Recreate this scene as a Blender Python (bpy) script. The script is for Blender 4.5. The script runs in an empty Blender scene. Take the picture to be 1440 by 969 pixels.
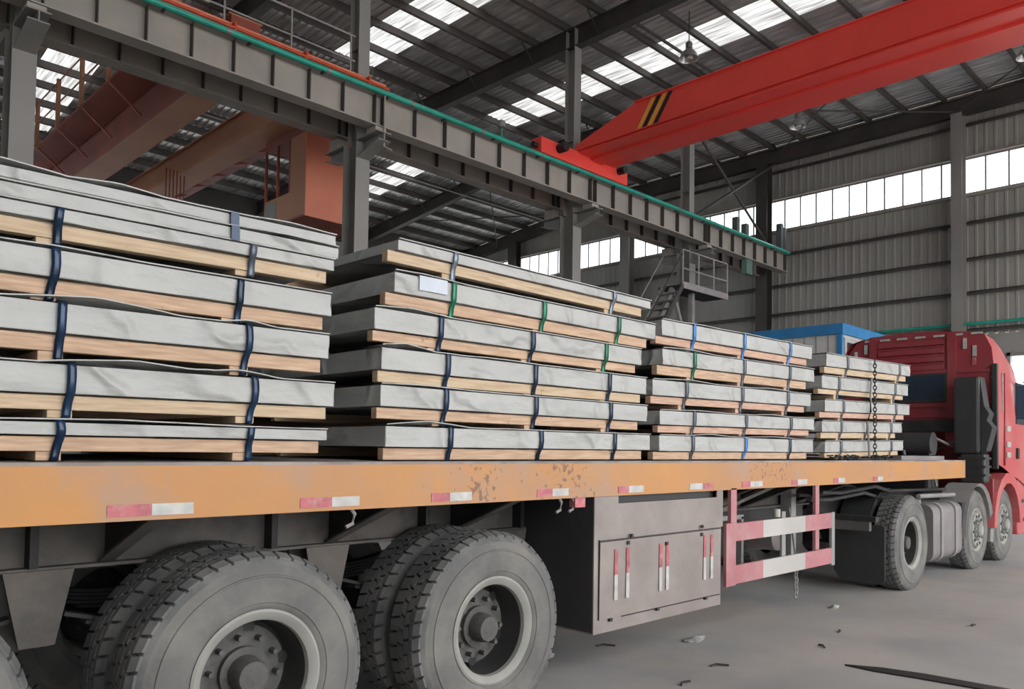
import bpy, math, random
from mathutils import Vector, Matrix
import mathutils.noise as mn
random.seed(7)
S = bpy.context.scene
COL = S.collection

# ------------------------------------------------------------------ camera
CAMH = 1.6
yaw, pit, rol = 0.789406, 0.0349739, 0.0153018
fw = Vector((math.cos(pit)*math.cos(yaw), math.cos(pit)*math.sin(yaw), math.sin(pit)))
rt = Vector((math.sin(yaw), -math.cos(yaw), 0))
up = rt.cross(fw)
r2 = rt*math.cos(rol) + up*math.sin(rol)
u2 = -rt*math.sin(rol) + up*math.cos(rol)
cam_d = bpy.data.cameras.new('camera')
cam = bpy.data.objects.new('camera', cam_d); COL.objects.link(cam)
M4 = Matrix((r2, u2, -fw)).transposed().to_4x4()
M4.translation = Vector((0, 0, CAMH))
cam.matrix_world = M4
cam_d.sensor_width = 36; cam_d.lens = 1115.7/1440*36
cam_d.shift_y = 106.6/1440
cam_d.clip_start = 0.05; cam_d.clip_end = 400
S.camera = cam
# ------------------------------------------------------------------ world and exposure
W = bpy.data.worlds.new('sky'); S.world = W; W.use_nodes = True
bg = W.node_tree.nodes['Background']
bg.inputs[0].default_value = (0.98, 0.985, 1.0, 1)
bg.inputs[1].default_value = 4.6
S.view_settings.view_transform = 'Standard'
S.view_settings.look = 'None'
S.view_settings.gamma = 1
S.view_settings.use_curve_mapping = False
S.view_settings.exposure = 0.0

# ------------------------------------------------------------------ materials
def mat(name, col, rough=0.6, metal=0.0, var=0.12, scale=3.0, col2=None, stretch=(1, 1, 1), bump=0.0, bscale=None,
        dirt=None, dscale=1.2, dlo=0.45, dhi=0.7, dirt_amt=1.0, spec=0.5, crease=0, chips=None, rnd=False):
    m = bpy.data.materials.new(name); m.use_nodes = True
    nt = m.node_tree; n = nt.nodes; l = nt.links
    b = n['Principled BSDF']
    b.inputs['Roughness'].default_value = rough; b.inputs['Metallic'].default_value = metal
    b.inputs['Specular IOR Level'].default_value = spec
    tc = n.new('ShaderNodeTexCoord'); mp = n.new('ShaderNodeMapping'); mp.inputs['Scale'].default_value = stretch
    co = tc.outputs['Object']
    if rnd:
        oi = n.new('ShaderNodeObjectInfo'); sc = n.new('ShaderNodeVectorMath'); sc.operation = 'SCALE'; sc.inputs[0].default_value = (37, 11, 23)
        l.new(oi.outputs['Random'], sc.inputs['Scale']); va = n.new('ShaderNodeVectorMath'); va.operation = 'ADD'
        l.new(co, va.inputs[0]); l.new(sc.outputs[0], va.inputs[1]); co = va.outputs[0]
    l.new(co, mp.inputs[0])
    nz = n.new('ShaderNodeTexNoise'); nz.inputs['Scale'].default_value = scale; nz.inputs['Detail'].default_value = 5
    l.new(mp.outputs[0], nz.inputs[0])
    cr = n.new('ShaderNodeValToRGB')
    c2 = col2 or tuple(max(0, c*(1-2.2*var)) for c in col)
    c1 = tuple(min(1, c*(1+var)) for c in col)
    cr.color_ramp.elements[0].position = 0.3; cr.color_ramp.elements[1].position = 0.7
    cr.color_ramp.elements[0].color = (*c2, 1); cr.color_ramp.elements[1].color = (*c1, 1)
    l.new(nz.outputs[0], cr.inputs[0]); out = cr.outputs[0]
    if dirt:
        n2 = n.new('ShaderNodeTexNoise'); n2.inputs['Scale'].default_value = dscale; n2.inputs['Detail'].default_value = 8
        n2.inputs['Roughness'].default_value = 0.65
        l.new(co, n2.inputs[0])
        mr = n.new('ShaderNodeMapRange'); mr.inputs[1].default_value = dlo; mr.inputs[2].default_value = dhi
        mr.inputs[4].default_value = dirt_amt
        l.new(n2.outputs[0], mr.inputs[0])
        mx = n.new('ShaderNodeMix'); mx.data_type = 'RGBA'
        l.new(mr.outputs[0], mx.inputs[0]); l.new(out, mx.inputs[6]); mx.inputs[7].default_value = (*dirt, 1)
        out = mx.outputs[2]
    if chips:
        n4 = n.new('ShaderNodeTexNoise'); n4.inputs['Scale'].default_value = 26; n4.inputs['Detail'].default_value = 4
        l.new(tc.outputs['Object'], n4.inputs[0])
        n5 = n.new('ShaderNodeTexNoise'); n5.inputs['Scale'].default_value = 1.1; l.new(tc.outputs['Object'], n5.inputs[0])
        ad = n.new('ShaderNodeMath'); ad.operation = 'ADD'; l.new(n4.outputs[0], ad.inputs[0]); l.new(n5.outputs[0], ad.inputs[1])
        m5 = n.new('ShaderNodeMapRange'); m5.inputs[1].default_value = 1.30; m5.inputs[2].default_value = 1.36; m5.inputs[4].default_value = .75
        l.new(ad.outputs[0], m5.inputs[0])
        m6 = n.new('ShaderNodeMix'); m6.data_type = 'RGBA'; l.new(m5.outputs[0], m6.inputs[0]); l.new(out, m6.inputs[6]); m6.inputs[7].default_value = (*chips, 1)
        out = m6.outputs[2]
    l.new(out, b.inputs['Base Color'])
    if bump:
        n3 = n.new('ShaderNodeTexNoise'); n3.inputs['Scale'].default_value = bscale or scale*4; n3.inputs['Detail'].default_value = 6
        l.new(mp.outputs[0], n3.inputs[0])
        bp = n.new('ShaderNodeBump'); bp.inputs['Strength'].default_value = bump; bp.inputs['Distance'].default_value = 0.02
        l.new(n3.outputs[0], bp.inputs['Height'])
        if crease:
            wv = n.new('ShaderNodeTexWave'); wv.bands_direction = 'DIAGONAL'; wv.inputs['Scale'].default_value = 1.1
            wv.inputs['Distortion'].default_value = 9; wv.inputs['Detail'].default_value = 3; wv.inputs['Detail Scale'].default_value = 1.3
            l.new(co, wv.inputs[0]); pw = n.new('ShaderNodeMath'); pw.operation = 'POWER'; pw.inputs[1].default_value = 6
            l.new(wv.outputs['Fac'], pw.inputs[0])
            b2 = n.new('ShaderNodeBump'); b2.inputs['Strength'].default_value = crease; b2.inputs['Distance'].default_value = 0.02
            l.new(pw.outputs[0], b2.inputs['Height']); l.new(bp.outputs[0], b2.inputs['Normal']); bp = b2
        l.new(bp.outputs[0], b.inputs['Normal'])
    return m

MT = {}
MT['wrap'] = mat('wrapping_paper', (0.375, 0.378, 0.362), 0.45, var=0.05, scale=2.5, bump=0.6, bscale=5, stretch=(1, 1, 2.5), crease=0.7, rnd=True)
MT['wood'] = mat('pine_board', (0.50, 0.35, 0.235), 0.7, rnd=True, var=0.10, scale=6, stretch=(1, 12, 12), col2=(0.37, 0.235, 0.15),
                 dirt=(0.30, 0.16, 0.08), dscale=9, dlo=0.655, dhi=0.70, dirt_amt=0.8)
MT['wood2'] = mat('pine_board_yellow', (0.50, 0.385, 0.26), 0.7, rnd=True, var=0.10, scale=5, stretch=(1, 14, 14), col2=(0.39, 0.28, 0.175),
                  dirt=(0.30, 0.16, 0.08), dscale=8, dlo=0.655, dhi=0.70, dirt_amt=0.8)
MT['wood3'] = mat('pine_board_pink', (0.50, 0.335, 0.245), 0.7, rnd=True, var=0.10, scale=7, stretch=(1, 12, 12), col2=(0.38, 0.225, 0.155))
MT['blue'] = mat('blue_strap', (0.010, 0.032, 0.075), 0.22, metal=0.2, var=0.3, scale=9)
MT['brightblue'] = mat('bright_blue_strap', (0.03, 0.22, 0.60), 0.3, metal=0.2, var=0.2, scale=9)
MT['green'] = mat('green_strap', (0.01, 0.17, 0.09), 0.3, metal=0.3, var=0.2, scale=9)
MT['greystrap'] = mat('grey_strap', (0.10, 0.12, 0.15), 0.35, metal=0.5, var=0.2, scale=9)
MT['steelstrap'] = mat('bare_steel_strap', (0.19, 0.235, 0.29), 0.35, metal=0.5, var=0.2, scale=9)
MT['orange'] = mat('faded_orange_paint', (0.43, 0.195, 0.05), 0.5, var=0.10, scale=1.3, stretch=(1, 1, 1.5), col2=(0.38, 0.19, 0.085), chips=(0.14, 0.07, 0.045),
                   dirt=(0.34, 0.22, 0.155), dscale=1.6, dlo=0.50, dhi=0.66, dirt_amt=0.75, bump=0.05)
MT['deck'] = mat('worn_deck_steel', (0.23, 0.20, 0.18), 0.7, var=0.2, scale=3, dirt=(0.36, 0.33, 0.30), dscale=2)
MT['tape_r'] = mat('faded_red_tape', (0.42, 0.10, 0.12), 0.4, var=0.15, scale=14, dirt=(0.42, 0.24, 0.20), dscale=18, dlo=0.5, dhi=0.7)
MT['tape_w'] = mat('worn_white_tape', (0.46, 0.46, 0.44), 0.35, var=0.12, scale=14, dirt=(0.5, 0.42, 0.36), dscale=18, dlo=0.52, dhi=0.72)
MT['chassis'] = mat('dusty_chassis', (0.085, 0.079, 0.073), 0.75, var=0.2, scale=2, dirt=(0.15, 0.13, 0.115), dscale=2.5)
MT['darkmetal'] = mat('dark_steel', (0.022, 0.021, 0.021), 0.7, var=0.25, scale=3, dirt=(0.05, 0.046, 0.043), dscale=2)
MT['boxpaint'] = mat('dusty_mauve_paint', (0.225, 0.19, 0.175), 0.5, var=0.07, scale=1.5, dirt=(0.285, 0.25, 0.225), dscale=2)
MT['boxdark'] = mat('box_side', (0.045, 0.042, 0.045), 0.7, var=0.1)  # shade on the tool box end, put into a near-black colour
MT['pink'] = mat('faded_red_paint', (0.40, 0.15, 0.165), 0.5, var=0.08, scale=2.5, dirt=(0.42, 0.27, 0.26), dscale=3, dirt_amt=0.7)
MT['white'] = mat('dusty_white_paint', (0.42, 0.40, 0.375), 0.5, var=0.06, scale=2)
MT['tire'] = mat('dusty_tread_rubber', (0.11, 0.112, 0.11), 0.75, var=0.2, scale=5, dirt=(0.16, 0.155, 0.145), dscale=4)
MT['side'] = mat('dusty_sidewall_rubber', (0.130, 0.128, 0.122), 0.8, var=0.12, scale=3, dirt=(0.18, 0.175, 0.155), dscale=3.5, bump=0.05)
MT['rim'] = mat('dusty_rim_paint', (0.27, 0.268, 0.245), 0.6, var=0.10, scale=4)
MT['barrel'] = mat('dark_rim_barrel', (0.022, 0.021, 0.020), 0.85, var=0.2, scale=4)
MT['rimdisc'] = mat('dusty_wheel_disc', (0.10, 0.098, 0.09), 0.7, var=0.2, scale=7, dirt=(0.035, 0.03, 0.03), dscale=8)
MT['steel'] = mat('painted_structural_steel', (0.33, 0.30, 0.268), 0.55, var=0.08, scale=0.8, dirt=(0.37, 0.335, 0.295), dscale=1.0)
MT['steel2'] = mat('rear_girder_paint', (0.31, 0.28, 0.25), 0.6, var=0.10, scale=0.8)
MT['colsteel'] = mat('column_paint', (0.26, 0.25, 0.235), 0.55, var=0.10, scale=0.9, stretch=(1, 1, .4))
MT['rafter'] = mat('rafter_paint', (0.06, 0.054, 0.05), 0.6, var=0.15, scale=1)
MT['purlin'] = mat('purlin_steel', (0.085, 0.073, 0.068), 0.6, var=0.15, scale=1)
MT['roof'] = mat('galvanised_roof_sheet', (0.86, 0.865, 0.86), 0.34, metal=0.45, var=0.10, scale=1.1, stretch=(5, .7, 1), col2=(0.50, 0.50, 0.495))
MT['clad'] = mat('wall_cladding', (0.32, 0.315, 0.29), 0.6, var=0.05, scale=0.6, stretch=(1, 2, .3))
MT['masonry'] = mat('lower_wall_render', (0.28, 0.27, 0.26), 0.8, var=0.12, scale=0.7)
MT['redcrane'] = mat('red_crane_paint', (0.86, 0.075, 0.058), 0.38, var=0.05, scale=0.7)
MT['yellow'] = mat('stripe_yellow', (0.80, 0.42, 0.05), 0.5, var=0.05)
MT['black'] = mat('black_paint', (0.012, 0.012, 0.012), 0.5, var=0.1)
MT['orcrane'] = mat('dull_orange_crane_paint', (0.46, 0.22, 0.11), 0.6, var=0.10, scale=0.5, col2=(0.38, 0.16, 0.09))
MT['orcrane2'] = mat('maroon_crane_paint', (0.30, 0.07, 0.045), 0.6, var=0.15, scale=0.8)  # shade under the walkway painted in: orange girder side darkened to maroon
MT['cabor'] = mat('crane_cab_orange', (0.70, 0.22, 0.13), 0.5, var=0.06, scale=1)
MT['pipe'] = mat('green_pipe_paint', (0.02, 0.36, 0.27), 0.35, var=0.12, scale=2)
MT['redrail'] = mat('conductor_red', (0.60, 0.07, 0.02), 0.45, var=0.1)
MT['rail'] = mat('handrail_paint', (0.32, 0.30, 0.29), 0.5, var=0.08)
MT['cabred'] = mat('dusty_red_cab_paint', (0.27, 0.035, 0.045), 0.42, var=0.08, scale=1.2, dirt=(0.29, 0.085, 0.09), dscale=1.5, dirt_amt=0.7)  # same cab red, with the shade on the back painted in as duller
MT['cabred2'] = mat('bright_red_cab_paint', (0.50, 0.09, 0.095), 0.35, var=0.06, scale=1.2, dirt=(0.52, 0.21, 0.20), dscale=1.3, dirt_amt=0.7)  # same cab red, with the strong side light painted in as brighter
MT['glass'] = mat('dark_cab_glass', (0.02, 0.035, 0.055), 0.1, var=0.1)
MT['plastic'] = mat('black_plastic', (0.035, 0.036, 0.036), 0.5, var=0.1)
MT['grey'] = mat('dusty_grey_metal', (0.25, 0.243, 0.235), 0.55, var=0.08, scale=3)
MT['tank'] = mat('dusty_tank_metal', (0.22, 0.205, 0.205), 0.5, metal=0.3, var=0.08, scale=2, dirt=(0.27, 0.245, 0.23), dscale=3)
MT['concrete'] = mat('worn_concrete', (0.37, 0.365, 0.35), 0.7, var=0.05, scale=0.55, col2=(0.26, 0.26, 0.255),
                     dirt=(0.44, 0.385, 0.34), dscale=0.33, dlo=0.44, dhi=0.62, dirt_amt=0.8, bump=0.12, bscale=6)
MT['ground'] = mat('outdoor_ground', (0.48, 0.46, 0.43), 0.9, var=0.05, scale=0.2)
MT['boothw'] = mat('booth_white_panel', (0.56, 0.56, 0.55), 0.5, var=0.05)
MT['boothb'] = mat('booth_blue_trim', (0.03, 0.22, 0.50), 0.4, var=0.08)
MT['lampm'] = mat('lamp_aluminium', (0.55, 0.56, 0.57), 0.3, metal=0.6, var=0.05)
MT['paper'] = mat('paper_scrap', (0.34, 0.34, 0.33), 0.6, var=0.2, scale=20)
MT['pouch'] = mat('document_pouch', (0.44, 0.49, 0.55), 0.25, var=0.05)
MT['jbox2'] = mat('dark_grey_post', (0.09, 0.10, 0.10), 0.6, var=0.1)
MT['jbox'] = mat('pale_green_box', (0.12, 0.20, 0.17), 0.6, var=0.1)
def translucent():
    m = bpy.data.materials.new('translucent_skylight'); m.use_nodes = True
    nt = m.node_tree; n = nt.nodes; l = nt.links; n.remove(n['Principled BSDF'])
    t = n.new('ShaderNodeBsdfTranslucent'); tr = n.new('ShaderNodeBsdfTransparent'); mx = n.new('ShaderNodeMixShader')
    tc = n.new('ShaderNodeTexCoord'); nz = n.new('ShaderNodeTexNoise'); nz.inputs['Scale'].default_value = 1.5
    mp = n.new('ShaderNodeMapping'); mp.inputs['Scale'].default_value = (9, .5, 1)
    l.new(tc.outputs['Object'], mp.inputs[0]); l.new(mp.outputs[0], nz.inputs[0])
    cr = n.new('ShaderNodeValToRGB'); cr.color_ramp.elements[0].position = .35; cr.color_ramp.elements[1].position = .6
    cr.color_ramp.elements[0].color = (.11, .107, .10, 1); cr.color_ramp.elements[1].color = (.27, .267, .26, 1)
    l.new(nz.outputs[0], cr.inputs[0]); l.new(cr.outputs[0], t.inputs[0])
    mx.inputs[0].default_value = 0.03; l.new(t.outputs[0], mx.inputs[1]); l.new(tr.outputs[0], mx.inputs[2])
    l.new(mx.outputs[0], n['Material Output'].inputs[0]); return m
MT['skylight'] = translucent()
def winglass():
    m = bpy.data.materials.new('clear_window_glass'); m.use_nodes = True
    nt = m.node_tree; n = nt.nodes; l = nt.links; n.remove(n['Principled BSDF'])
    g = n.new('ShaderNodeBsdfGlossy'); g.inputs['Roughness'].default_value = 0.1
    tr = n.new('ShaderNodeBsdfTransparent'); mx = n.new('ShaderNodeMixShader'); mx.inputs[0].default_value = 0.92
    tr.inputs[0].default_value = (0.92, 0.94, 0.96, 1)
    nz = n.new('ShaderNodeTexNoise'); nz.inputs['Scale'].default_value = 2
    mr = n.new('ShaderNodeMapRange'); mr.inputs[3].default_value = 0.88; mr.inputs[4].default_value = 0.97
    l.new(nz.outputs[0], mr.inputs[0]); l.new(mr.outputs[0], mx.inputs[0])
    l.new(g.outputs[0], mx.inputs[1]); l.new(tr.outputs[0], mx.inputs[2])
    l.new(mx.outputs[0], n['Material Output'].inputs[0]); return m
MT['winglass'] = winglass()

# ------------------------------------------------------------------ mesh helpers
class MB:
    def __init__(s): s.v = []; s.f = []
    def add(s, vs, fs):
        b = len(s.v); s.v += [tuple(p) for p in vs]; s.f += [tuple(b+i for i in q) for q in fs]; return s
    def box(s, x0, x1, y0, y1, z0, z1):
        return s.add([(x0, y0, z0), (x1, y0, z0), (x1, y1, z0), (x0, y1, z0), (x0, y0, z1), (x1, y0, z1), (x1, y1, z1), (x0, y1, z1)],
                     [(0, 3, 2, 1), (4, 5, 6, 7), (0, 1, 5, 4), (1, 2, 6, 5), (2, 3, 7, 6), (3, 0, 4, 7)])
    def hexa(s, p):   # 8 points: bottom 4 ccw, top 4 ccw
        return s.add(p, [(0, 3, 2, 1), (4, 5, 6, 7), (0, 1, 5, 4), (1, 2, 6, 5), (2, 3, 7, 6), (3, 0, 4, 7)])
    def prism(s, poly, axis, a, b):
        n = len(poly)
        def P(q, t):
            if axis == 'x': return (t, q[0], q[1])
            if axis == 'y': return (q[0], t, q[1])
            return (q[0], q[1], t)
        vs = [P(q, a) for q in poly] + [P(q, b) for q in poly]
        fs = [tuple(range(n)), tuple(range(2*n-1, n-1, -1))] + [(i, i+n, (i+1) % n + n, (i+1) % n) for i in range(n)]
        return s.add(vs, fs)
    def bar(s, p, q, w, h=None, upv=(0, 0, 1)):
        h = h or w; p = Vector(p); q = Vector(q); d = (q-p).normalized(); u = Vector(upv)
        if abs(d.dot(u)) > .98: u = Vector((1, 0, 0))
        a = d.cross(u).normalized()*w/2; b = a.cross(d).normalized()*h/2
        return s.hexa([p-a-b, p+a-b, q+a-b, q-a-b, p-a+b, p+a+b, q+a+b, q-a+b])
    def tube(s, pts, r, n=8, cap=True):
        pts = [Vector(p) for p in pts]; rings = []
        for i, p in enumerate(pts):
            d = (pts[min(i+1, len(pts)-1)]-pts[max(i-1, 0)]).normalized()
            u = Vector((0, 0, 1)) if abs(d.z) < .95 else Vector((1, 0, 0))
            a = d.cross(u).normalized(); b = a.cross(d)
            rr = r[i] if isinstance(r, (list, tuple)) else r
            rings.append([p+(a*math.cos(2*math.pi*k/n)+b*math.sin(2*math.pi*k/n))*rr for k in range(n)])
        vs = [v for g in rings for v in g]; fs = []
        for i in range(len(pts)-1):
            for k in range(n):
                fs.append((i*n+k, i*n+(k+1) % n, (i+1)*n+(k+1) % n, (i+1)*n+k))
        if cap: fs += [tuple(range(n-1, -1, -1)), tuple(range((len(pts)-1)*n, len(pts)*n))]
        return s.add(vs, fs)
    def lathe(s, prof, c, n=48, axis='y', close=False):   # prof (t, r) along the axis
        vs = []; m = len(prof)
        for k in range(n):
            a = 2*math.pi*k/n
            for t, r in prof:
                if axis == 'y': vs.append((c[0]+r*math.cos(a), c[1]+t, c[2]+r*math.sin(a)))
                else: vs.append((c[0]+r*math.cos(a), c[1]+r*math.sin(a), c[2]+t))
        fs = []
        for k in range(n):
            for j in range(m if close else m-1):
                j2 = (j+1) % m; k2 = (k+1) % n
                fs.append((k*m+j, k*m+j2, k2*m+j2, k2*m+j))
        return s.add(vs, fs)
    def build(s, name, material, parent=None, smooth=None, bevel=0, loc=None, rot=None):
        me = bpy.data.meshes.new(name); me.from_pydata(s.v, [], s.f)
        me.materials.append(MT[material] if isinstance(material, str) else material)
        if smooth is not None:
            me.polygons.foreach_set('use_smooth', [True]*len(me.polygons)); me.set_sharp_from_angle(angle=math.radians(smooth))
        me.update()
        o = bpy.data.objects.new(name, me); COL.objects.link(o)
        if parent: o.parent = parent
        if loc: o.location = loc
        if rot: o.rotation_euler = rot
        if bevel:
            b = o.modifiers.new('bevel', 'BEVEL'); b.width = bevel; b.segments = 2; b.limit_method = 'ANGLE'; b.angle_limit = math.radians(40)
        return o
def tag(o, label=None, cat=None, group=None, kind=None):
    if label: o['label'] = label
    if cat: o['category'] = cat
    if group: o['group'] = group
    if kind: o['kind'] = kind
    return o
def empty(name, loc, label, cat, group=None, rot=None):
    o = bpy.data.objects.new(name, None); COL.objects.link(o); o.location = loc; o.empty_display_size = .1
    if rot: o.rotation_euler = rot
    return tag(o, label, cat, group)
def copy_tree(o, parent=None, loc=None):
    c = o.copy(); COL.objects.link(c)
    if parent: c.parent = parent
    if loc: c.location = loc
    for ch in [x for x in bpy.data.objects if x.parent == o]: copy_tree(ch, c)
    return c
def struct(o, label=None): o['kind'] = 'structure'; return o

# ================================================================== THE HALL
XW, YN, YF, XB = 28.3, -9.0, 32.5, -12.0
def zroof(y): return 13.35 if y <= 22 else 13.35-0.105*(y-22)
struct(MB().box(XB, XW+.3, YN, YF+.3, -.15, 0).build('floor', 'concrete'))
struct(MB().box(-70, 90, -70, 90, -.4, -.16).build('ground', 'ground'))

def corr(x0, x1, y0, y1, pitch, depth, zf, sections):
    """corrugated sheet, ribs along y"""
    m = MB(); prof = []; n = int(round((x1-x0)/pitch)); p = (x1-x0)/n
    for i in range(n):
        a = x0+i*p; prof += [(a, 0), (a+p*.55, 0), (a+p*.65, depth), (a+p*.9, depth)]
    prof.append((x1, 0)); ys = sections
    vs = [(x, y, zf(y)+d) for y in ys for x, d in prof]; k = len(prof)
    fs = [(j*k+i, j*k+i+1, (j+1)*k+i+1, (j+1)*k+i) for j in range(len(ys)-1) for i in range(k-1)]
    return m.add(vs, fs)
SKX = [(.1, 1.5), (6.25, 7.65), (12.5, 13.9), (18.72, 20.12), (24.9, 26.3)]
PY = [16.77+1.2*k for k in range(-21, 14)]
PY = [y for y in PY if y < YF-.2]
ceil = corr(XB, 0.1, YN, YF, .22, .035, zroof, [YN, 22, YF]).build('ceiling', 'roof'); struct(ceil)
xs = [c for a in SKX for c in a]+[XW+.3]
SKY_Y = [(7.2, 20.35), (22.8, 31.0)]
for i in range(1, len(xs)-1, 2):
    corr(xs[i], xs[i+1], YN, YF, .22, .035, zroof, [YN, 22, YF]).build('roof_sheet', 'roof', ceil)
for xi, (a, b) in enumerate(SKX):
    spans = SKY_Y if xi != 4 else [(-6, 2)]
    e = YN
    for s0, s1 in spans+[(YF, YF)]:
        ys = [e]+([22] if e < 22 < s0 else [])+[s0]
        if s0-e > .1: corr(a, b, e, s0, .22, .035, zroof, ys).build('roof_sheet', 'roof', ceil)
        e = s1
    for s0, s1 in spans:
        ys = [s0]+[y for y in PY if s0+.3 < y < s1-.3]+[s1]
        for y0, y1 in zip(ys, ys[1:]):
            corr(a, b, y0, y1, .2, .03, zroof, [y0, y1]).build('skylight_panel', 'skylight', ceil)
for y in PY:
    z = zroof(y)
    m = MB().box(XB, XW, y-.035, y-.027, z-.26, z-.005).box(XB, XW, y-.035, y+.055, z-.012, z-.005).box(XB, XW, y-.125, y-.027, z-.26, z-.25)
    m.build('purlin', 'purlin', ceil)
RX = [-3.1, 3.1, 9.25, 16.15, 21.85, 28.0]
for x in RX:
    m = MB()
    for ya, yb in ((YN, 22), (22, YF)):
        za, zb = zroof(ya)-.25, zroof(yb)-.25
        for dz0, dz1, w in ((-.55, -.53, .13), (-.02, 0, .13), (-.53, -.02, .008)):
            m.hexa([(x-w, ya, za+dz0), (x+w, ya, za+dz0), (x+w, yb, zb+dz0), (x-w, yb, zb+dz0),
                    (x-w, ya, za+dz1), (x+w, ya, za+dz1), (x+w, yb, zb+dz1), (x-w, yb, zb+dz1)])
    m.build('rafter', 'rafter', ceil)
    m = MB()
    for y in PY[::2]:
        z = zroof(y)
        if x < 27: m.bar((x+.55, y, z-.24), (x+.1, y, z-.72), .03).bar((x-.55, y, z-.24), (x-.1, y, z-.72), .03)
    if m.v: m.build('fly_brace', 'rafter', ceil)
# horizontal roof bracing rods
m = MB()
for (a, b) in (((21.85, 23.6), (28, 29.5)), ((21.85, 29.5), (28, 23.6)), ((21.85, 14.3), (28, 8.0)), ((21.85, 8.0), (28, 14.3)), ((21.85, 8), (28, 1.5)), ((21.85, 1.5), (28, 8))):
    m.tube([(a[0], a[1], zroof(a[1])-.62), (b[0], b[1], zroof(b[1])-.62)], .025, 6)
m.build('brace_rod', 'rafter', ceil)
MB().box(16.2, 21, 12.5, 12.56, 12.95, 13.01).build('service_conduit', 'purlin', ceil)
MB().tube([(9.3, 25, 12.2), (28, 25, 12.2)], .025, 6).build('service_pipe', 'rail', ceil)

# gable wall at the far end (plane x = XW)
def corrwall(y0, y1, z0f, z1f, mat_, name, parent, pitch=.28, depth=.03):
    m = MB(); n = max(1, int(round((y1-y0)/pitch))); p = (y1-y0)/n; prof = []; depth = .014
    for i in range(n):
        a = y0+i*p; prof += [(a, 0), (a+p*.6, 0), (a+p*.7, -depth), (a+p*.92, -depth)]
    prof.append((y1, 0)); k = len(prof)
    vs = [(XW+d, y, z0f(y)) for y, d in prof]+[(XW+d, y, z1f(y)) for y, d in prof]
    m.add(vs, [(i, i+1, k+i+1, k+i) for i in range(k-1)]); return m.build(name, mat_, parent)
WB, WT = 10.03, 11.22
wall = MB().box(XW, XW+.12, 6.6, YF, 0, 5.45).box(XW, XW+.12, YN, 3.6, 0, 5.45).box(XW, XW+.12, 3.6, 6.6, 4.72, 5.45).build('wall_end', 'masonry'); struct(wall)
COLY = [-5.3, 1.35, 7.88, 14.6, 21.07, 28.1]
corrwall(YN, YF, lambda y: 5.45, lambda y: WB, 'clad', 'cladding_sheet', wall)
corrwall(YN, YF, lambda y: WT, lambda y: zroof(y), 'clad', 'cladding_sheet', wall)
for z in (12.28, 9.08, 7.91, 6.82, 5.62):
    MB().box(XW-.2, XW-.01, YN, YF, z-.012, z+.012).box(XW-.2, XW-.19, YN, YF, z-.10, z+.012).build('girt', 'rafter', wall)
MB().box(XW-.16, XW+.1, YN, YF, WB-.10, WB).box(XW-.16, XW+.1, YN, YF, WT, WT+.05).build('window_sill', 'steel2', wall)
MB().tube([(XW-.25, YN, 5.78), (XW-.25, YF, 5.78)], .05).build('green_pipe', 'pipe', wall)
edges = [YN]+COLY+[YF]; wn = 0
for a, b in zip(edges, edges[1:]):
    a2, b2 = a+.02, b-.02; wn += 1
    fr = MB().box(XW-.02, XW+.04, a2, b2, WB, WB+.05).box(XW-.02, XW+.04, a2, b2, WT-.05, WT).build('window_%d' % wn, 'grey'); struct(fr)
    n = max(1, int(round((b2-a2)/.63))); p = (b2-a2)/n
    for i in range(n+1):
        y = a2+i*p; MB().box(XW-.02, XW+.04, y-.022, y+.022, WB+.05, WT-.05).build('mullion', 'grey', fr)
    for i in range(n):
        MB().box(XW+.008, XW+.014, a2+i*p+.022, a2+(i+1)*p-.022, WB+.05, WT-.05).build('pane', 'winglass', fr)
struct(MB().box(XW-.06, XW+.18, 6.55, 6.65, 0, 4.8).box(XW-.06, XW+.18, 3.55, 3.65, 0, 4.8).box(XW-.06, XW+.18, 3.55, 6.65, 4.7, 4.8).build('door_1', 'grey'))

# far side wall of the neighbouring bay (plane y = YF)
wf = MB().box(XB, XW+.12, YF, YF+.12, 0, 7.0).box(XB, XW+.12, YF, YF+.12, 9.9, 11.5).build('wall_far', 'clad'); struct(wf)
fr = MB().box(XB, XW, YF-.02, YF+.06, 7.0, 7.06).box(XB, XW, YF-.02, YF+.06, 9.84, 9.9).build('window_20', 'grey'); struct(fr)
for i in range(20):
    a = XB+40.2*i/20; b = a+40.2/20
    MB().box(a-.03, a+.03, YF-.02, YF+.06, 7.06, 9.84).build('mullion', 'grey', fr)
    MB().box(a+.03, b-.03, YF+.01, YF+.016, 7.06, 9.84).build('pane', 'winglass', fr)
MB().box(XB, XW, YF-.3, YF, 11.3, 12.25).build('eave_beam', 'rafter', wf)
for z in (6.5, 5.0): MB().box(XB, XW, YF-.2, YF, z-.1, z).build('girt', 'rafter', wf)
for x in range(-10, 28, 1):
    if x % 2 == 0: MB().box(x, x+.08, YF-.05, YF, 0, 7.0).build('rib', 'clad', wf)

# wall behind the camera and the closed part of the near side; the rest of the near side is open
struct(MB().box(XB-.12, XB, YN, YF+.12, 0, 13.3).build('wall_back', 'clad'))
struct(MB().box(XB, -4, YN-.12, YN, 0, 13.3).box(-4, XW+.12, YN-.12, YN, 11.5, 13.3).build('wall_near', 'clad'))

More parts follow.
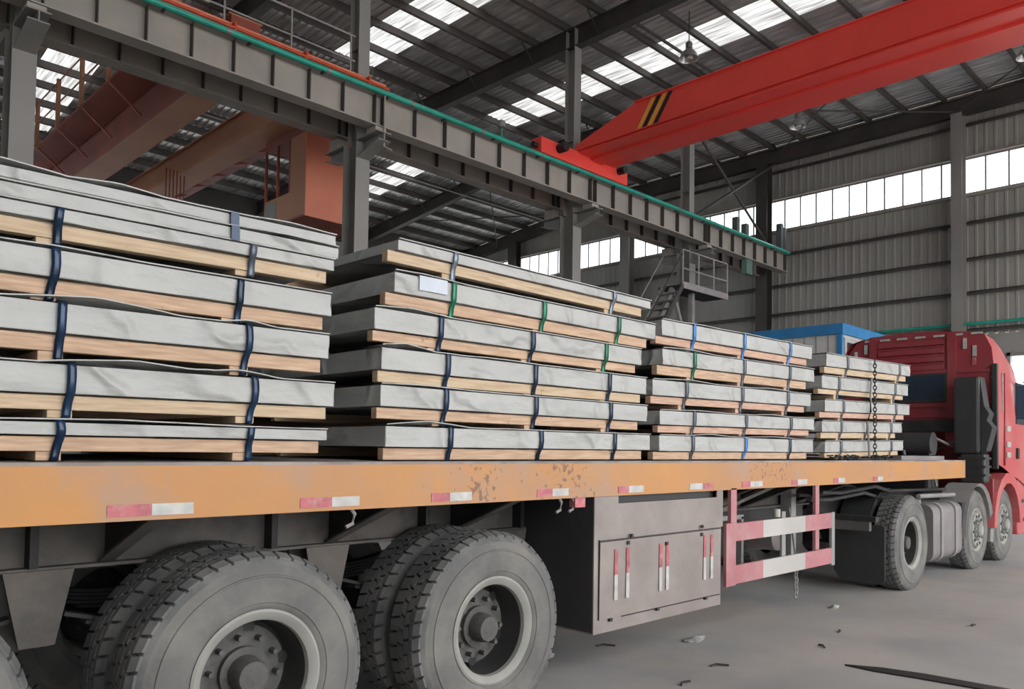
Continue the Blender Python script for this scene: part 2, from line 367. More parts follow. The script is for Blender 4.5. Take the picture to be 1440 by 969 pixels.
# ------------------------------------------------------------------ columns
def hcol(name, x, y, w, d, z0, z1, mat_, parent=None, plates=True):
    m = MB().box(x-w/2, x+w/2, y, y+.025, z0, z1).box(x-w/2, x+w/2, y+d-.025, y+d, z0, z1).box(x-.008, x+.008, y+.025, y+d-.025, z0, z1)
    if plates:
        z = z0+2
        while z < z1-.3:
            m.box(x-w/2+.01, x+w/2-.01, y+.025, y+d-.025, z, z+.015); z += 3.1
    return m.build(name, mat_, parent)
clab = ['grey steel column standing behind the left end of the load, leftmost in view', 'grey steel column between the first and second stacks of bundles',
        'grey steel column behind the second stack, in front of the gable windows', 'steel column beside the raised platform, under the red crane']
for i, x in enumerate([3.08, 9.28, 16.16, 21.83]):
    t = empty('steel_column', (x, 14.1, 0), clab[i], 'column', 'steel columns carrying the crane girders')
    hcol('lower_shaft', 0, -.2, .34, .48, 0, 7.95, 'colsteel', t)
    hcol('upper_shaft', 0, -.16, .27, .34, 7.95, 13.05, 'colsteel', t)
    # corbels to both sides
    for sy in (-1, 1):
        y0 = -.2 if sy < 0 else .28; y1 = y0+sy*(.75)
        c = MB().prism([(y0, 7.62), (y1, 7.80), (y1, 7.95), (y0, 7.95)], 'x', -.01, .01)
        ya, yb = min(y0, y1), max(y0, y1)
        c.box(-.17, .17, ya, yb, 7.95, 7.975)
        za, zb_ = (7.60, 7.79) if sy > 0 else (7.79, 7.60)
        c.hexa([(-.15, ya, za), (.15, ya, za), (.15, yb, zb_), (-.15, yb, zb_), (-.15, ya, za+.02), (.15, ya, za+.02), (.15, yb, zb_+.02), (-.15, yb, zb_+.02)])
        c.build('corbel', 'colsteel', t)
    MB().box(-.13, .13, -.82, -.5, 7.975, 8.1).build('bearing_plate', 'steel', t)
    MB().box(-.13, .13, .6, .9, 7.975, 8.22).build('bearing_plate', 'steel2', t)
wl = ['gable wall column right of the red lorry cab roof', 'dark gable wall column where the crane girder ends', 'slim gable wall column behind the platform ladder',
      'gable wall column seen left of the big second column']
for i, y in enumerate([7.88, 14.6, 21.07, 28.1]):
    t = empty('gable_column', (27.95, y, 0), wl[i], 'column', 'columns standing against the gable wall')
    w = [.33, .46, .5, .5][i]
    m = MB().box(-.3, -.28, -w/2, w/2, 0, zroof(y)-.8).box(.1, .12, -w/2, w/2, 0, zroof(y)-.8).box(-.28, .1, -.01, .01, 0, zroof(y)-.8)
    m.build('shaft', 'colsteel' if i in (0, 2) else 'rafter', t)
    MB().box(-.34, .14, -w/2-.06, w/2+.06, 0, .03).build('base_plate', 'rafter', t)

# ------------------------------------------------------------------ runway girders
def girder(name, y, zb, zt, x0, x1, sx, mat_, label, hw=.16):
    t = empty(name, (x0, y, zb), label, 'girder'); L = x1-x0; H = zt-zb
    MB().box(0, L, -.008, .008, .03, H-.03).build('web', mat_, t)
    MB().box(0, L, -hw, hw, H-.03, H).build('top_flange', mat_, t)
    MB().box(0, L, -hw, hw, 0, .03).build('bottom_flange', mat_, t)
    s0 = MB().box(-.008, .008, -hw+.03, -.008, .03, H-.03).build('stiffener', 'purlin', t)
    first = True
    for x in sx:
        if first: s0.location = (x-x0, 0, 0); first = False
        else:
            c = s0.copy(); COL.objects.link(c); c.location = (x-x0, 0, 0)
    return t
sx = []
for a, b in ((-3.1, 3.08), (3.08, 9.28), (9.28, 16.16), (16.16, 21.83), (21.83, 27.2)):
    n = round((b-a)/.82); p = (b-a-.2)/n
    sx += [a+.1+p*i for i in range(n+1)]
g1 = girder('runway_girder', 13.45, 8.12, 8.80, -3.2, 27.2, sx, 'steel', 'long grey crane runway girder carrying the green pipe, upper of the two')
MB().box(0, 30.4, -.04, .04, .68, .80).build('crane_rail', 'darkmetal', g1)
girder('runway_girder', 14.78, 8.25, 8.95, -3.2, 27.6, [x+.03 for x in sx], 'steel2', 'lower grey runway girder behind and below the one with the green pipe')
t = empty('green_pipe', (-3.2, 13.22, 8.80), 'long green pipe running along the top of the upper crane girder', 'pipe')
MB().tube([(0, 0, 0), (30.3, 0, 0)], .055, 10).build('pipe_run', 'pipe', t, smooth=50)
for i in range(15): MB().lathe([(-.04, .064), (.04, .064)], (0, 0, 0), 10).build('pipe_coupling', 'tank', t, loc=(1.2+2*i, 0, 0), rot=(0, 0, math.pi/2))
for i in range(20): MB().box(-.02, .02, -.02, .10, -.075, -.05).build('pipe_bracket', 'darkmetal', t, loc=(.6+1.5*i, 0, 0))
t = empty('conductor_rail', (-3.2, 13.62, 8.85), 'thin red conductor rail above the green pipe at upper left', 'rail')
MB().tube([(0, 0, .27), (12.9, 0, .27)], .03, 8).build('red_bar', 'redrail', t, smooth=50)
MB().tube([(0, .12, .38), (12.9, .12, .38)], .03, 8).build('orange_bar', 'cabor', t, smooth=50)
for i in range(9): MB().box(-.02, .02, -.03, .15, -.05, .38).build('insulator', 'redrail', t, loc=(.8+1.45*i, 0, 0))
t = empty('walkway_railing', (3.4, 13.86, 8.9), 'pale handrail above the girder, left of the second column', 'railing')
for z, r in ((.66, .018), (1.18, .02)): MB().tube([(0, 0, z), (5.6, 0, z)], r, 6).build('rail_bar', 'rail', t, smooth=50)
for i in range(5): MB().tube([(.1+1.35*i, 0, -.1), (.1+1.35*i, 0, 1.18)], .018, 6).build('post', 'rail', t)
MB().box(1.9, 2.5, -.05, 0, .6, 1.15).build('sign_plate', 'rail', t)
MB().box(0, 5.6, -.05, .12, .0, .03).build('foot_plate', 'rail', t)
t = empty('girder_joint_cover', (9.32, 13.22, 8.12), 'slim vertical pipe with foot hanging at the girder joint by the second column', 'pipe')
MB().tube([(0, 0, .62), (0, 0, -.42), (.2, 0, -.45)], .02, 8).build('drop_pipe', 'steel', t, smooth=50)
for k, (px, pz) in enumerate(((23.75, .62), (24.35, .52), (26.85, 1.05), (27.1, .95))):
    MB().box(px-.1+3.2, px+.1+3.2, -.10, .10, .68, .68+pz).build('end_stop_post', 'jbox2', g1, bevel=.01)
# X bracing in the column line
for k, (p, q) in enumerate((((21.95, 14.2, 12.5), (27.9, 14.2, 9.0)), ((22.0, 14.2, 9.1), (27.9, 14.2, 12.5)))):
    tag(MB().tube([p, q], .05, 6).build('brace_rod', 'rafter'), ['brown diagonal brace falling to the right between the last two columns', 'thin diagonal brace rising to the right between the last two columns'][k], 'brace')

# ------------------------------------------------------------------ red crane
t = empty('red_overhead_crane', (16.2, 13.45, 8.92), 'bright red overhead crane girder crossing the upper right with a striped end', 'crane')
x0, x1, zb, zt = -.68, .68, .38, 1.16
prof = [(.0, zb), (.0, zb+.22), (-1.9, zt), (-30, zt), (-30, zb)]
MB().prism(prof, 'x', x0, x0+.02).prism(prof, 'x', x1-.02, x1).build('side_plate', 'redcrane', t)
MB().box(x0-.05, x1+.05, -30, .1, zb-.03, zb).build('bottom_flange', 'redcrane', t)
MB().box(x0-.05, x1+.05, -30, -1.9, zt, zt+.03).build('top_flange', 'redcrane', t)
MB().box(x0+.45, x1-.45, -30, -.2, zb-.09, zb-.03).build('bottom_stiffener', 'redcrane', t)
MB().box(x0-.075, x0-.0, -30, 0, zb+.05, zb+.075).build('side_weld_strip', 'redcrane', t)
MB().box(-2.15, 1.35, -.17, .17, .0, .40).build('end_truck', 'redcrane', t, bevel=.02)
for x in (-1.75, .95): MB().lathe([(-.09, 0), (-.09, .15), (.09, .15), (.09, 0)], (x, 0, .02), 20).build('wheel', 'darkmetal', t)
for x, s in ((-2.15, -1), (1.35, 1)):
    MB().tube([(x, 0, .2), (x+s*.14, 0, .2)], .07, 12).build('buffer', 'black', t)
MB().tube([(-1.5, -.17, .25), (-1.5, -.42, .25)], .12, 12).build('drive_motor', 'black', t)
MB().tube([(.95, -.17, .3), (.95, -.40, .3)], .10, 12).build('drive_motor', 'black', t)
for k in range(4):
    y = -1.95-.16*k
    m = MB().add([(x0-.006, y, zb+.08), (x0-.006, y-.13, zb+.08), (x0-.006, y-.13-.45, zt-.02), (x0-.006, y-.45, zt-.02)], [(0, 1, 2, 3)])
    m.build('stripe', 'black' if k % 2 else 'yellow', t)

# ------------------------------------------------------------------ orange cranes of the next bay
def orcrane(x, w, zb, zt, label, ma, railing):
    t = empty('orange_overhead_crane', (x, 14.8, 9.05), label, 'crane'); zb -= 9.05; zt -= 9.05
    MB().box(0, w, 0.3, 17.2, zb, zt).build('box_girder', ma, t)
    MB().box(-.04, w+.04, 0.3, 17.2, zb-.02, zb).build('bottom_flange', 'orcrane', t)
    MB().box(-.05, w+.05, 0.3, 17.2, zt, zt+.03).build('top_flange', 'orcrane', t)
    MB().box(-.9, w+1.0, -.12, .25, -.04, .12).build('end_truck', 'orcrane', t)
    if railing:
        MB().box(-.85, -.05, .5, 17, zt-.22, zt-.16).build('walkway', 'orcrane2', t)
        for i in range(9):
            y = .8+2.0*i
            MB().box(-.88, -.79, y, y+.11, zt-.2, zt+1.15).build('railing_post', 'orcrane', t)
            MB().bar((-.83, y, zt-.2), (-.1, y, zb+.2), .05).build('walkway_bracket', 'orcrane2', t)
        for z in (.5, 1.1): MB().tube([(-.83, .5, zt+z), (-.83, 17, zt+z)], .022, 6).build('rail_bar', 'orcrane', t)
    else:
        MB().box(w+.02, w+.9, .5, 17, zt-.25, zt-.2).build('walkway', 'orcrane2', t)
        for i in range(12):
            y = .8+1.4*i; MB().prism([(w, zb+.1), (w+.85, zt-.28), (w, zt-.28)], 'y', y, y+.03).build('walkway_bracket', 'orcrane2', t)
    return t
orcrane(6.9, .62, 9.2, 10.2, 'dull maroon crane girder with a posted walkway, left of the two orange ones', 'orcrane2', True)
OC = orcrane(8.9, .62, 9.2, 9.86, 'dull orange crane girder beside the hanging cab, right of the two', 'orcrane', False)
cx, cy, cz = 9.45-8.9, 16.5-14.8, 6.97-9.05
t = MB().box(0, 1.7, 0, .04, 0, 2.0).build('operator_cab', 'cabor', OC, loc=(cx, cy, cz))
MB().box(0, 1.7, 0.04, 2.0, 0, .05).build('cab_floor', 'orcrane2', t)
MB().box(0, .04, .04, .75, .05, 2.0).build('side_panel', 'orcrane', t)
MB().box(0, .04, .75, 2.0, .05, .7).build('side_panel', 'orcrane', t)
MB().box(0, 1.7, 0, 2.0, 2.0, 2.2).build('cab_roof', 'orcrane2', t)
MB().box(1.66, 1.7, 0.04, 2.0, 0, 2.0).build('side_panel', 'orcrane', t)
for y in (.75, 1.35, 1.95): MB().box(-.01, .05, y, y+.05, .7, 2.0).build('window_bar', 'orcrane2', t)
MB().box(-.01, .03, 1.4, 1.95, .1, .62).build('notice_plate', 'grey', t)
t = MB().box(-.05, .5, -.15, .15, 0, .4).build('hook_block', 'orcrane2', OC, bevel=.03, loc=(8.55-8.9, 7.7, 7.6-9.05))
for k in range(6): MB().tube([(.1*k-.02, 0, .4), (.1*k-.02, 0, 1.7)], .02, 5).build('rope', 'orcrane2', t)

# ------------------------------------------------------------------ lamps
LL = ['silver bell lamp hanging under the skylights above the red crane', 'silver bell lamp hanging below the red crane near the gable wall', 'silver bell lamp cut off by the right edge of the photo']
for k, p in enumerate(((17.57, 11.34, 11.85), (23.66, 11.26, 11.85), (23.43, 5.0, 11.85))):
    t = empty('bell_lamp', p, LL[k], 'lamp', 'silver bell lamps under the roof')
    MB().lathe([(0, .26), (.03, .25), (.14, .20), (.24, .11), (.28, .06)], (0, 0, 0), 24, 'z').build('shade', 'lampm', t, smooth=50)
    MB().lathe([(.28, .0), (.28, .09), (.42, .09), (.46, .05), (.46, 0)], (0, 0, 0), 16, 'z').build('ballast', 'tank', t, smooth=30)
    MB().lathe([(.0, .0), (-.02, .10), (.10, .12), (.2, .04)], (0, 0, 0), 14, 'z').build('bulb', 'white', t, smooth=60)
    MB().tube([(0, 0, .46), (0, 0, 1.28)], .015, 6).build('rod', 'darkmetal', t)
t = empty('warning_lamp', (9.6, 13.7, 9.0), 'small round lamp on a stalk standing on the crane girder', 'lamp'); t.location = (12.75, 13.35, 8.95)
MB().tube([(0, 0, -.1), (0, 0, .2)], .02, 6).build('stalk', 'pipe', t)
MB().lathe([(.2, 0), (.2, .09), (.34, .09), (.40, 0)], (0, 0, 0), 14, 'z').build('lamp_head', 'grey', t, smooth=40)

# ------------------------------------------------------------------ access platform by the column
t = empty('access_platform', (19.75, 12.9, 0), 'raised steel access platform with railings and a ladder below the girder', 'platform')
MB().box(0, 2.5, 0, .85, 6.40, 6.48).build('deck_plate', 'darkmetal', t)
MB().box(0, 2.5, -.04, 0, 6.36, 6.55).build('toe_board', 'rail', t)
for x in (0, .85, 1.7, 2.5): MB().tube([(x, 0, 6.45), (x, 0, 7.5)], .025, 6).build('post', 'rail', t)
for z in (6.95, 7.5): MB().tube([(0, 0, z), (2.5, 0, z), (2.5, .85, z)], .022, 6).build('rail_bar', 'rail', t)
MB().bar((.05, .4, 6.4), (-1.4, .4, 4.2), .12).build('brace_leg', 'rail', t)
MB().bar((.05, .4, 6.4), (1.1, .4, 4.2), .10).build('brace_leg', 'rail', t)
MB().bar((1.1, .4, 6.4), (1.1, .4, 0), .14).build('support_post', 'rail', t)
MB().bar((-1.4, .4, 4.2), (-1.4, .4, 0), .14).build('support_post', 'rail', t)
for dy in (0, .7): MB().bar((0, dy, 6.45), (-2.2, dy, 3.6), .05, .14).bar((0, dy, 7.4), (-2.2, dy, 4.6), .035).build('stringer', 'colsteel' if dy else 'rafter', t)
for i in range(11): MB().box(-.2*i-.28, -.2*i-.05, 0, .7, 6.2-.26*i, 6.23-.26*i).build('tread', 'colsteel', t)
MB().box(27.5, 27.9, -.1, .1, -.5, 0).build('junction_box', 'jbox', g1, bevel=.01)

# ------------------------------------------------------------------ site office cabin
t = empty('site_cabin', (19.0, 7.95, 0), 'white site office cabin with blue roof trim behind the load', 'cabin')
H = 4.72
MB().box(0, 4.5, 0, 4.7, 0.1, H-.25).build('wall_panel', 'boothw', t)
MB().box(-.08, 4.58, -.08, 4.78, H-.25, H).build('roof_trim', 'boothb', t)
for x, y in ((-.04, -.04), (4.42, -.04), (-.04, 4.62), (4.42, 4.62)): MB().box(x, x+.12, y, y+.12, 0, H-.2).build('corner_post', 'boothb', t)
for i in range(15): MB().box(-.012, 0, .3+.3*i, .315+.3*i, .1, H-.26).build('panel_joint', 'grey', t)
MB().box(.16, 1.5, -.04, 0, 3.3, 4.40).build('window_frame', 'white', t)
MB().box(.27, 1.4, -.05, -.04, 3.4, 4.29).build('window_pane', 'glass', t)
MB().box(-.08, 4.58, -.08, 4.78, 0, .12).build('base_frame', 'boothb', t)
MB().box(-.05, 0, 1.5, 2.2, 3.7, 3.78).build('wall_bracket', 'darkmetal', t)

# ================================================================== WHEELS
def tire_mb(R, rb, w, treaded=True):
    R0 = R-.026
    prof = [(.03, rb), (.012, rb+.022), (.009, rb+.035), (.004, rb+.038), (.001, rb+.07), (0, rb+.12), (.001, R0-.085), (-.003, R0-.082), (-.003, R0-.075), (.003, R0-.072), (.010, R0-.05), (.013, R0-.046), (.016, R0-.03), (.03, R0-.006), (.045, R0)]
    prof = prof+[(w-t_, r) for t_, r in reversed(prof)]
    return MB().lathe(prof, (0, 0, 0), 96)
def tread_mb(R, w, n=46):
    m = MB(); R0 = R-.032; d = 2*math.pi/n
    def block(a0, a1, t0, t1, sk, rl=0):
        vs = []
        for r in (R0, R):
            for (a, t_) in ((a0, t0), (a1, t0), (a1+sk, t1), (a0+sk, t1)):
                rr = r-(rl if (t_ == t0 and r == R) else 0)
                vs.append((rr*math.cos(a), t_, rr*math.sin(a)))
        m.hexa(vs)
    for k in range(n):
        a = k*d
        block(a, a+d*.80, .028, .062, d*.18, .02); block(a+d*.18, a+d*.98, .062, .095, -d*.12)
        block(a+d*.4, a+d*1.22, .103, .142, d*.15)
        block(a+d*.9, a+d*1.72, .150, .190, -d*.15)
        block(a, a+d*.82, w-.095, w-.03, d*.15)
    return m
TIRE = {}
def wheel(parent, x, y, z=.545, R=.567, kind='dual', inner=True, sgn=1):
    """outer face of the tyre at y; axle runs +y (sgn=1) or -y (mirrored)"""
    w = .29
    if 'm' not in TIRE:
        o = tire_mb(R, .305, w).build('tire', 'side', None, smooth=35); TIRE['m'] = o.data
        o.data.materials.append(MT['tire'])
        for pl in o.data.polygons:
            c = pl.center
            if (c.x**2+c.z**2)**.5 > R-.060 and .004 < c.y < w-.004: pl.material_index = 1
        q = tread_mb(R, w).build('tread', 'tire'); TIRE['t'] = q.data
        bpy.data.objects.remove(o); bpy.data.objects.remove(q)
        r = MB()
        r.lathe([(.035, .306), (.018, .312), (.012, .300), (.02, .280), (.035, .262), (.06, .258)], (0, 0, 0), 64)
        o = r.build('rim', 'rim', None, smooth=40); TIRE['r'] = o.data; bpy.data.objects.remove(o)
        b = MB().lathe([(.06, .258), (.10, .25), (.2, .245), (.215, .235), (.205, .19), (.19, .17), (.19, .08)], (0, 0, 0), 48)
        o = b.build('barrel', 'barrel', None, smooth=40); TIRE['b'] = o.data; bpy.data.objects.remove(o)
        b = MB().lathe([(.185, .215), (.18, .12), (.15, .12), (.15, .085), (.085, .08), (.06, .07), (.055, .0)], (0, 0, 0), 32)
        for k in range(10):
            a = k*2*math.pi/10
            b.tube([(.165*math.cos(a), .19, .165*math.sin(a)), (.165*math.cos(a), .135, .165*math.sin(a))], .014, 6)
        o = b.build('hub', 'rimdisc', None, smooth=30); TIRE['h'] = o.data; bpy.data.objects.remove(o)
        b = MB().lathe([(0, 0), (0, .030), (.006, .031)], (0, .1835, 0), 12)
        o = b.build('vent_hole', 'black'); TIRE['v'] = o.data; bpy.data.objects.remove(o)
        b = MB().lathe([(.05, .258), (.02, .25), (.0, .235), (-.005, .20), (.03, .15), (.05, .11), (.02, .10), (-.04, .09), (-.06, .07), (-.06, 0)], (0, 0, 0), 48)
        for k in range(10):
            a = k*2*math.pi/10; b.tube([(.135*math.cos(a), .05, .135*math.sin(a)), (.135*math.cos(a), -.02, .135*math.sin(a))], .014, 6)
        o = b.build('disc', 'rim', None, smooth=30); TIRE['s'] = o.data; bpy.data.objects.remove(o)
        b = MB().lathe([(0, 0), (-.006, .022), (.02, .024)], (0, -.004, 0), 10)
        o = b.build('hand_hole', 'black'); TIRE['o'] = o.data; bpy.data.objects.remove(o)
    def ob(name, me, par, loc=(0, 0, 0), rot=None):
        o = bpy.data.objects.new(name, me); COL.objects.link(o); o.parent = par; o.location = loc
        if rot: o.rotation_euler = rot
        return o
    rot = (0, random.uniform(0, 6), math.pi if sgn < 0 else 0)
    wh = ob('wheel', TIRE['r'], parent, (x, y, z), rot)
    ob('tire', TIRE['m'], wh); ob('tread', TIRE['t'], wh)
    if kind == 'dual':
        ob('barrel', TIRE['b'], wh); ob('hub', TIRE['h'], wh)
        for q in range(5): ob('vent_hole', TIRE['v'], wh, (.205*math.cos(q*1.2566+.3), 0, .205*math.sin(q*1.2566+.3)))
        if inner:
            w2 = ob('wheel', TIRE['r'], parent, (x, y+sgn*.345, z), rot)
            ob('tire', TIRE['m'], w2); ob('tread', TIRE['t'], w2)
    else:
        ob('disc', TIRE['s'], wh)
        for q in range(10): ob('hand_hole', TIRE['o'], wh, (.205*math.cos(q*.6283+.3), 0, .205*math.sin(q*.6283+.3)))
    return wh

# ================================================================== TRAILER
Y0 = 3.315
def dk(x): return 1.519+.0008*(x-.7)
T = empty('flatbed_trailer', (0, 0, 0), 'long flatbed trailer with a faded orange side rail carrying the wrapped bundles', 'trailer')
XA, XE = -1.15, 11.97
def slab(m, x0, x1, y0, y1, zb0, zb1, zt0, zt1):
    return m.hexa([(x0, y0, zb0), (x1, y0, zb1), (x1, y1, zb1), (x0, y1, zb0), (x0, y0, zt0), (x1, y0, zt1), (x1, y1, zt1), (x0, y1, zt0)])
slab(MB(), XA, XE, Y0+.02, 5.80, dk(XA)-.03, dk(XE)-.03, dk(XA), dk(XE)).build('deck', 'deck', T)
slab(MB(), XA, XE, Y0, Y0+.012, 1.297, 1.305, 1.505, 1.512).build('side_rail', 'orange', T)
slab(MB(), XA, XE, Y0, Y0+.02, 1.505, 1.512, dk(XA), dk(XE)).build('deck_edge', 'deck', T)
slab(MB(), XA, XE, Y0, Y0+.08, 1.285, 1.293, 1.297, 1.305).build('rail_lower_flange', 'orange', T)
slab(MB(), XA, XE, 5.80, 5.815, 1.297, 1.305, dk(XA)+.004, dk(XE)+.004).build('side_rail', 'orange', T)
MB().box(XE-.01, XE+.005, Y0, 5.815, 1.305, dk(XE)+.004).build('front_beam', 'orange', T)
for y in (4.02, 5.08):
    m = MB().box(XA, 8.6, y-.006, y+.006, 1.04, 1.45).box(XA, 8.6, y-.07, y+.07, 1.025, 1.04).box(XA, XE, y-.07, y+.07, 1.45, 1.465)
    m.prism([(8.6, 1.04), (9.1, 1.26), (XE, 1.26), (XE, 1.45), (8.6, 1.45)], 'y', y-.006, y+.006)
    m.build('main_beam', 'chassis', T)
x = -.9
while x < 11.6:
    MB().box(x, x+.05, Y0+.08, 5.78, 1.38, dk(x)-.032).build('cross_member', 'darkmetal', T); x += .55
for x in (-.6, .42, 1.29, 2.5, 3.42, 6.3, 7.2, 8.3):
    MB().prism([(Y0+.03, 1.31), (4.01, 1.045), (4.01, 1.45), (Y0+.03, 1.45)], 'x', x, x+.012).build('outrigger', 'darkmetal', T)
    MB().hexa([(x-.03, Y0+.03, 1.298), (x+.04, Y0+.03, 1.298), (x+.04, 4.01, 1.035), (x-.03, 4.01, 1.035), (x-.03, Y0+.03, 1.31), (x+.04, Y0+.03, 1.31), (x+.04, 4.01, 1.047), (x-.03, 4.01, 1.047)]).build('outrigger_flange', 'chassis', T)
for x in (.96, 2.1, 3.15, 4.0): MB().box(x, x+.035, 3.93, 4.015, 1.04, 1.45).build('web_stiffener', 'darkmetal', T)
# reflective tapes on the rail
for xa, xb, c in ((1.07, 1.24, 'r'), (1.24, 1.41, 'w'), (1.91, 2.08, 'r'), (2.08, 2.235, 'w'), (2.69, 2.82, 'r'), (2.82, 2.98, 'w'), (3.51, 3.65, 'r'), (3.65, 3.80, 'w'),
                  (4.31, 4.43, 'r'), (4.43, 4.60, 'w'), (5.19, 5.37, 'w'), (5.37, 5.53, 'r'), (5.97, 6.11, 'r'), (6.11, 6.32, 'w'), (6.86, 6.98, 'r'), (6.98, 7.17, 'w'), (7.75, 7.86, 'r'), (7.86, 8.02, 'w'),
                  (8.75, 8.88, 'r'), (8.88, 9.02, 'w'), (.25, .42, 'r'), (.42, .58, 'w')):
    MB().box(xa, xb, Y0-.003, Y0, 1.305, 1.352).build('reflective_tape', 'tape_'+c, T)
for x in (2.2, 3.74, 3.86):
    pts = [(x, Y0+.03, 1.30), (x+.03, Y0+.03, 1.26), (x+.02, Y0+.03, 1.215), (x-.02, Y0+.03, 1.20)]
    MB().tube(pts, .010, 6).build('rope_hook', 'grey', T)
MB().box(3.88, 3.98, Y0+.01, Y0+.06, 1.225, 1.295).build('side_marker', 'tape_r', T)
# suspension and axles
for x in (-.45, 1.0, 2.45, 3.92):
    for y in (4.02, 5.08):
        MB().prism([(x-.14, 1.03), (x+.14, 1.03), (x+.07, .70), (x-.07, .70)], 'y', y-.09, y-.075).prism([(x-.16, 1.03), (x+.16, 1.03), (x+.09, .66), (x-.09, .66)], 'y', y+.075, y+.09).build('spring_hanger', 'chassis', T)
for x in (.29, 1.74, 3.20):
    MB().box(x-.07, x+.07, 3.6, 5.55, .475, .615).build('axle', 'darkmetal', T)
    for y in (4.02, 5.08):
        for k in range(5):
            L = .62-.09*k
            m = MB(); n = 8
            pts = [(x-L+2*L*i/n, y, .72-.022*k+.10*((2*i/n-1)*L/.62)**2) for i in range(n+1)]
            for p, q in zip(pts, pts[1:]): m.bar(p, q, .08, .018)
            m.build('leaf_spring', 'darkmetal', T)
    wheel(T, x, 3.325); wheel(T, x, 5.79, sgn=-1)
# tool box
B = MB()
bx0, bx1, by1 = 4.075, 5.69, 4.15
bd = MB().box(bx0, bx1, Y0+.01, Y0+.02, 1.0, 1.235).box(bx0, 4.33, Y0+.01, Y0+.02, 1.235, 1.29).box(5.6, bx1, Y0+.01, Y0+.02, 1.235, 1.29)
bd.box(bx0, bx1-.03, Y0+.01, Y0+.02, .395, 1.0).box(bx0, bx1, by1-.01, by1, .395, 1.29).box(bx0, bx1-.03, Y0+.01, by1, .385, .395).box(bx1-.04, bx1-.03, Y0+.02, by1, .395, 1.29)
tb = bd.build('tool_box', 'boxpaint', T)
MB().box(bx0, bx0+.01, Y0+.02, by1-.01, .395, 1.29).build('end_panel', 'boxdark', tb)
MB().box(4.32, 5.61, Y0+.05, Y0+.06, 1.2, 1.29).build('slot_back', 'black', tb)
MB().hexa([(bx0+.05, Y0+.002, .475), (bx1-.05, Y0+.002, .475), (bx1-.05, Y0+.010, .475), (bx0+.05, Y0+.010, .475),
           (bx0+.05, Y0-.004, .985), (bx1-.05, Y0-.004, .985), (bx1-.05, Y0+.010, .985), (bx0+.05, Y0+.010, .985)]).build('drop_door', 'boxpaint', tb)
MB().box(bx0+.045, bx0+.05, Y0+.0, Y0+.010, .475, 1.0).box(bx0+.045, bx1-.05, Y0+.0, Y0+.010, .988, .996).box(bx0+.3, bx1-.05, Y0+.003, Y0+.010, .466, .471).build('door_gap', 'black', tb)
for x, z in ((4.42, .965), (4.46, 1.01), (5.35, .96), (5.36, 1.02), (4.88, .925)):
    MB().box(x-.012, x+.012, Y0-.015, Y0-.002, z-.012, z+.012).build('latch', 'black', tb)
for x in (4.24, 4.78, 5.42): MB().box(x-.014, x+.014, Y0-.012, Y0+.01, .455, .475).build('hinge', 'darkmetal', tb)
for xc, g in ((4.29, 0), (4.42, 0), (4.81, 0), (4.895, 0), (5.40, 0), (5.50, 0)):
    zt = .93 if xc < 5 else .95
    MB().box(xc-.018, xc+.018, Y0-.009, Y0-.006, zt-.17, zt).build('reflective_tape', 'tape_r', tb)
    MB().box(xc-.018, xc+.018, Y0-.008, Y0-.005, zt-.34, zt-.17).build('reflective_tape', 'tape_w', tb)
# side guard
for nm, z0, z1 in (('a', .87, 1.015), ('b', .525, .675)):
    for xa, xb, c in ((5.87, 6.33, 'pink'), (6.33, 7.13, 'white'), (7.13, 7.70, 'pink')):
        MB().box(xa, xb, Y0-.005, Y0+.02, z0, z1).build('guard_bar', c, T)
MB().box(5.72, 5.87, Y0-.006, Y0+.02, .515, 1.02).build('guard_post', 'pink', T)
MB().box(7.70, 7.77, Y0-.006, Y0+.02, .505, 1.02).build('guard_post', 'grey', T)
MB().box(5.80, 5.89, Y0, Y0+.03, 1.015, 1.30).build('guard_hanger', 'pink', T)
MB().box(7.40, 7.48, Y0+.021, Y0+.05, .55, 1.30).build('guard_hanger', 'pink', T)
MB().box(6.72, 6.79, Y0+.021, Y0+.04, .55, 1.07).build('guard_strut', 'grey', T)
MB().tube([(6.60, Y0+.01, 1.03), (6.60, Y0+.01, 1.10)], .03, 10).build('guard_eye', 'white', T)
MB().box(5.92, 6.7, 3.7, 3.76, .98, 1.02).box(5.92, 5.96, 3.7, 3.76, 1.0, 1.3).box(6.66, 6.7, 3.7, 3.76, .55, 1.0).build('bracket_frame', 'grey', T)
MB().bar((5.9, 3.6, 1.05), (7.2, 3.6, 1.3), .03).bar((6.3, 3.8, 1.02), (7.5, 3.8, 1.3), .03).build('diagonal_strut', 'chassis', T)
MB().box(6.0, 8.5, 3.98, 4.0, .6, 1.05).build('inner_panel', 'darkmetal', T)
# landing legs, tanks
for y in (3.86, 5.2):
    lg = MB().box(7.98, 8.09, y, y+.12, .52, 1.30).build('landing_leg', 'grey', T)
    MB().box(7.99, 8.08, y+.015, y+.105, .45, .53).build('leg_tube', 'tank', lg)
    MB().box(7.93, 8.14, y-.02, y+.14, .42, .45).build('foot', 'grey', lg)
MB().tube([(7.76, 3.85, .9), (7.76, 3.5, .9), (7.76, 3.45, .75)], .012, 6).build('crank', 'darkmetal', T)
MB().lathe([(0, 0), (.0, .10), (.02, .13), (.5, .13), (.52, .10), (.52, 0)], (7.25, 3.62, .78), 24).build('air_tank', 'tank', T, smooth=40)
m = MB()
m.tube([(7.33, 3.5, .6), (7.6, 3.7, 1.05)], .01, 6)
for k in range(9): m.lathe([(-.008, .022), (.008, .022), (.008, .032), (-.008, .032)], (7.33+.012*(k % 2), 3.5, .60-.045*k), 8, close=True)
m.build('safety_chain', 'grey', T)
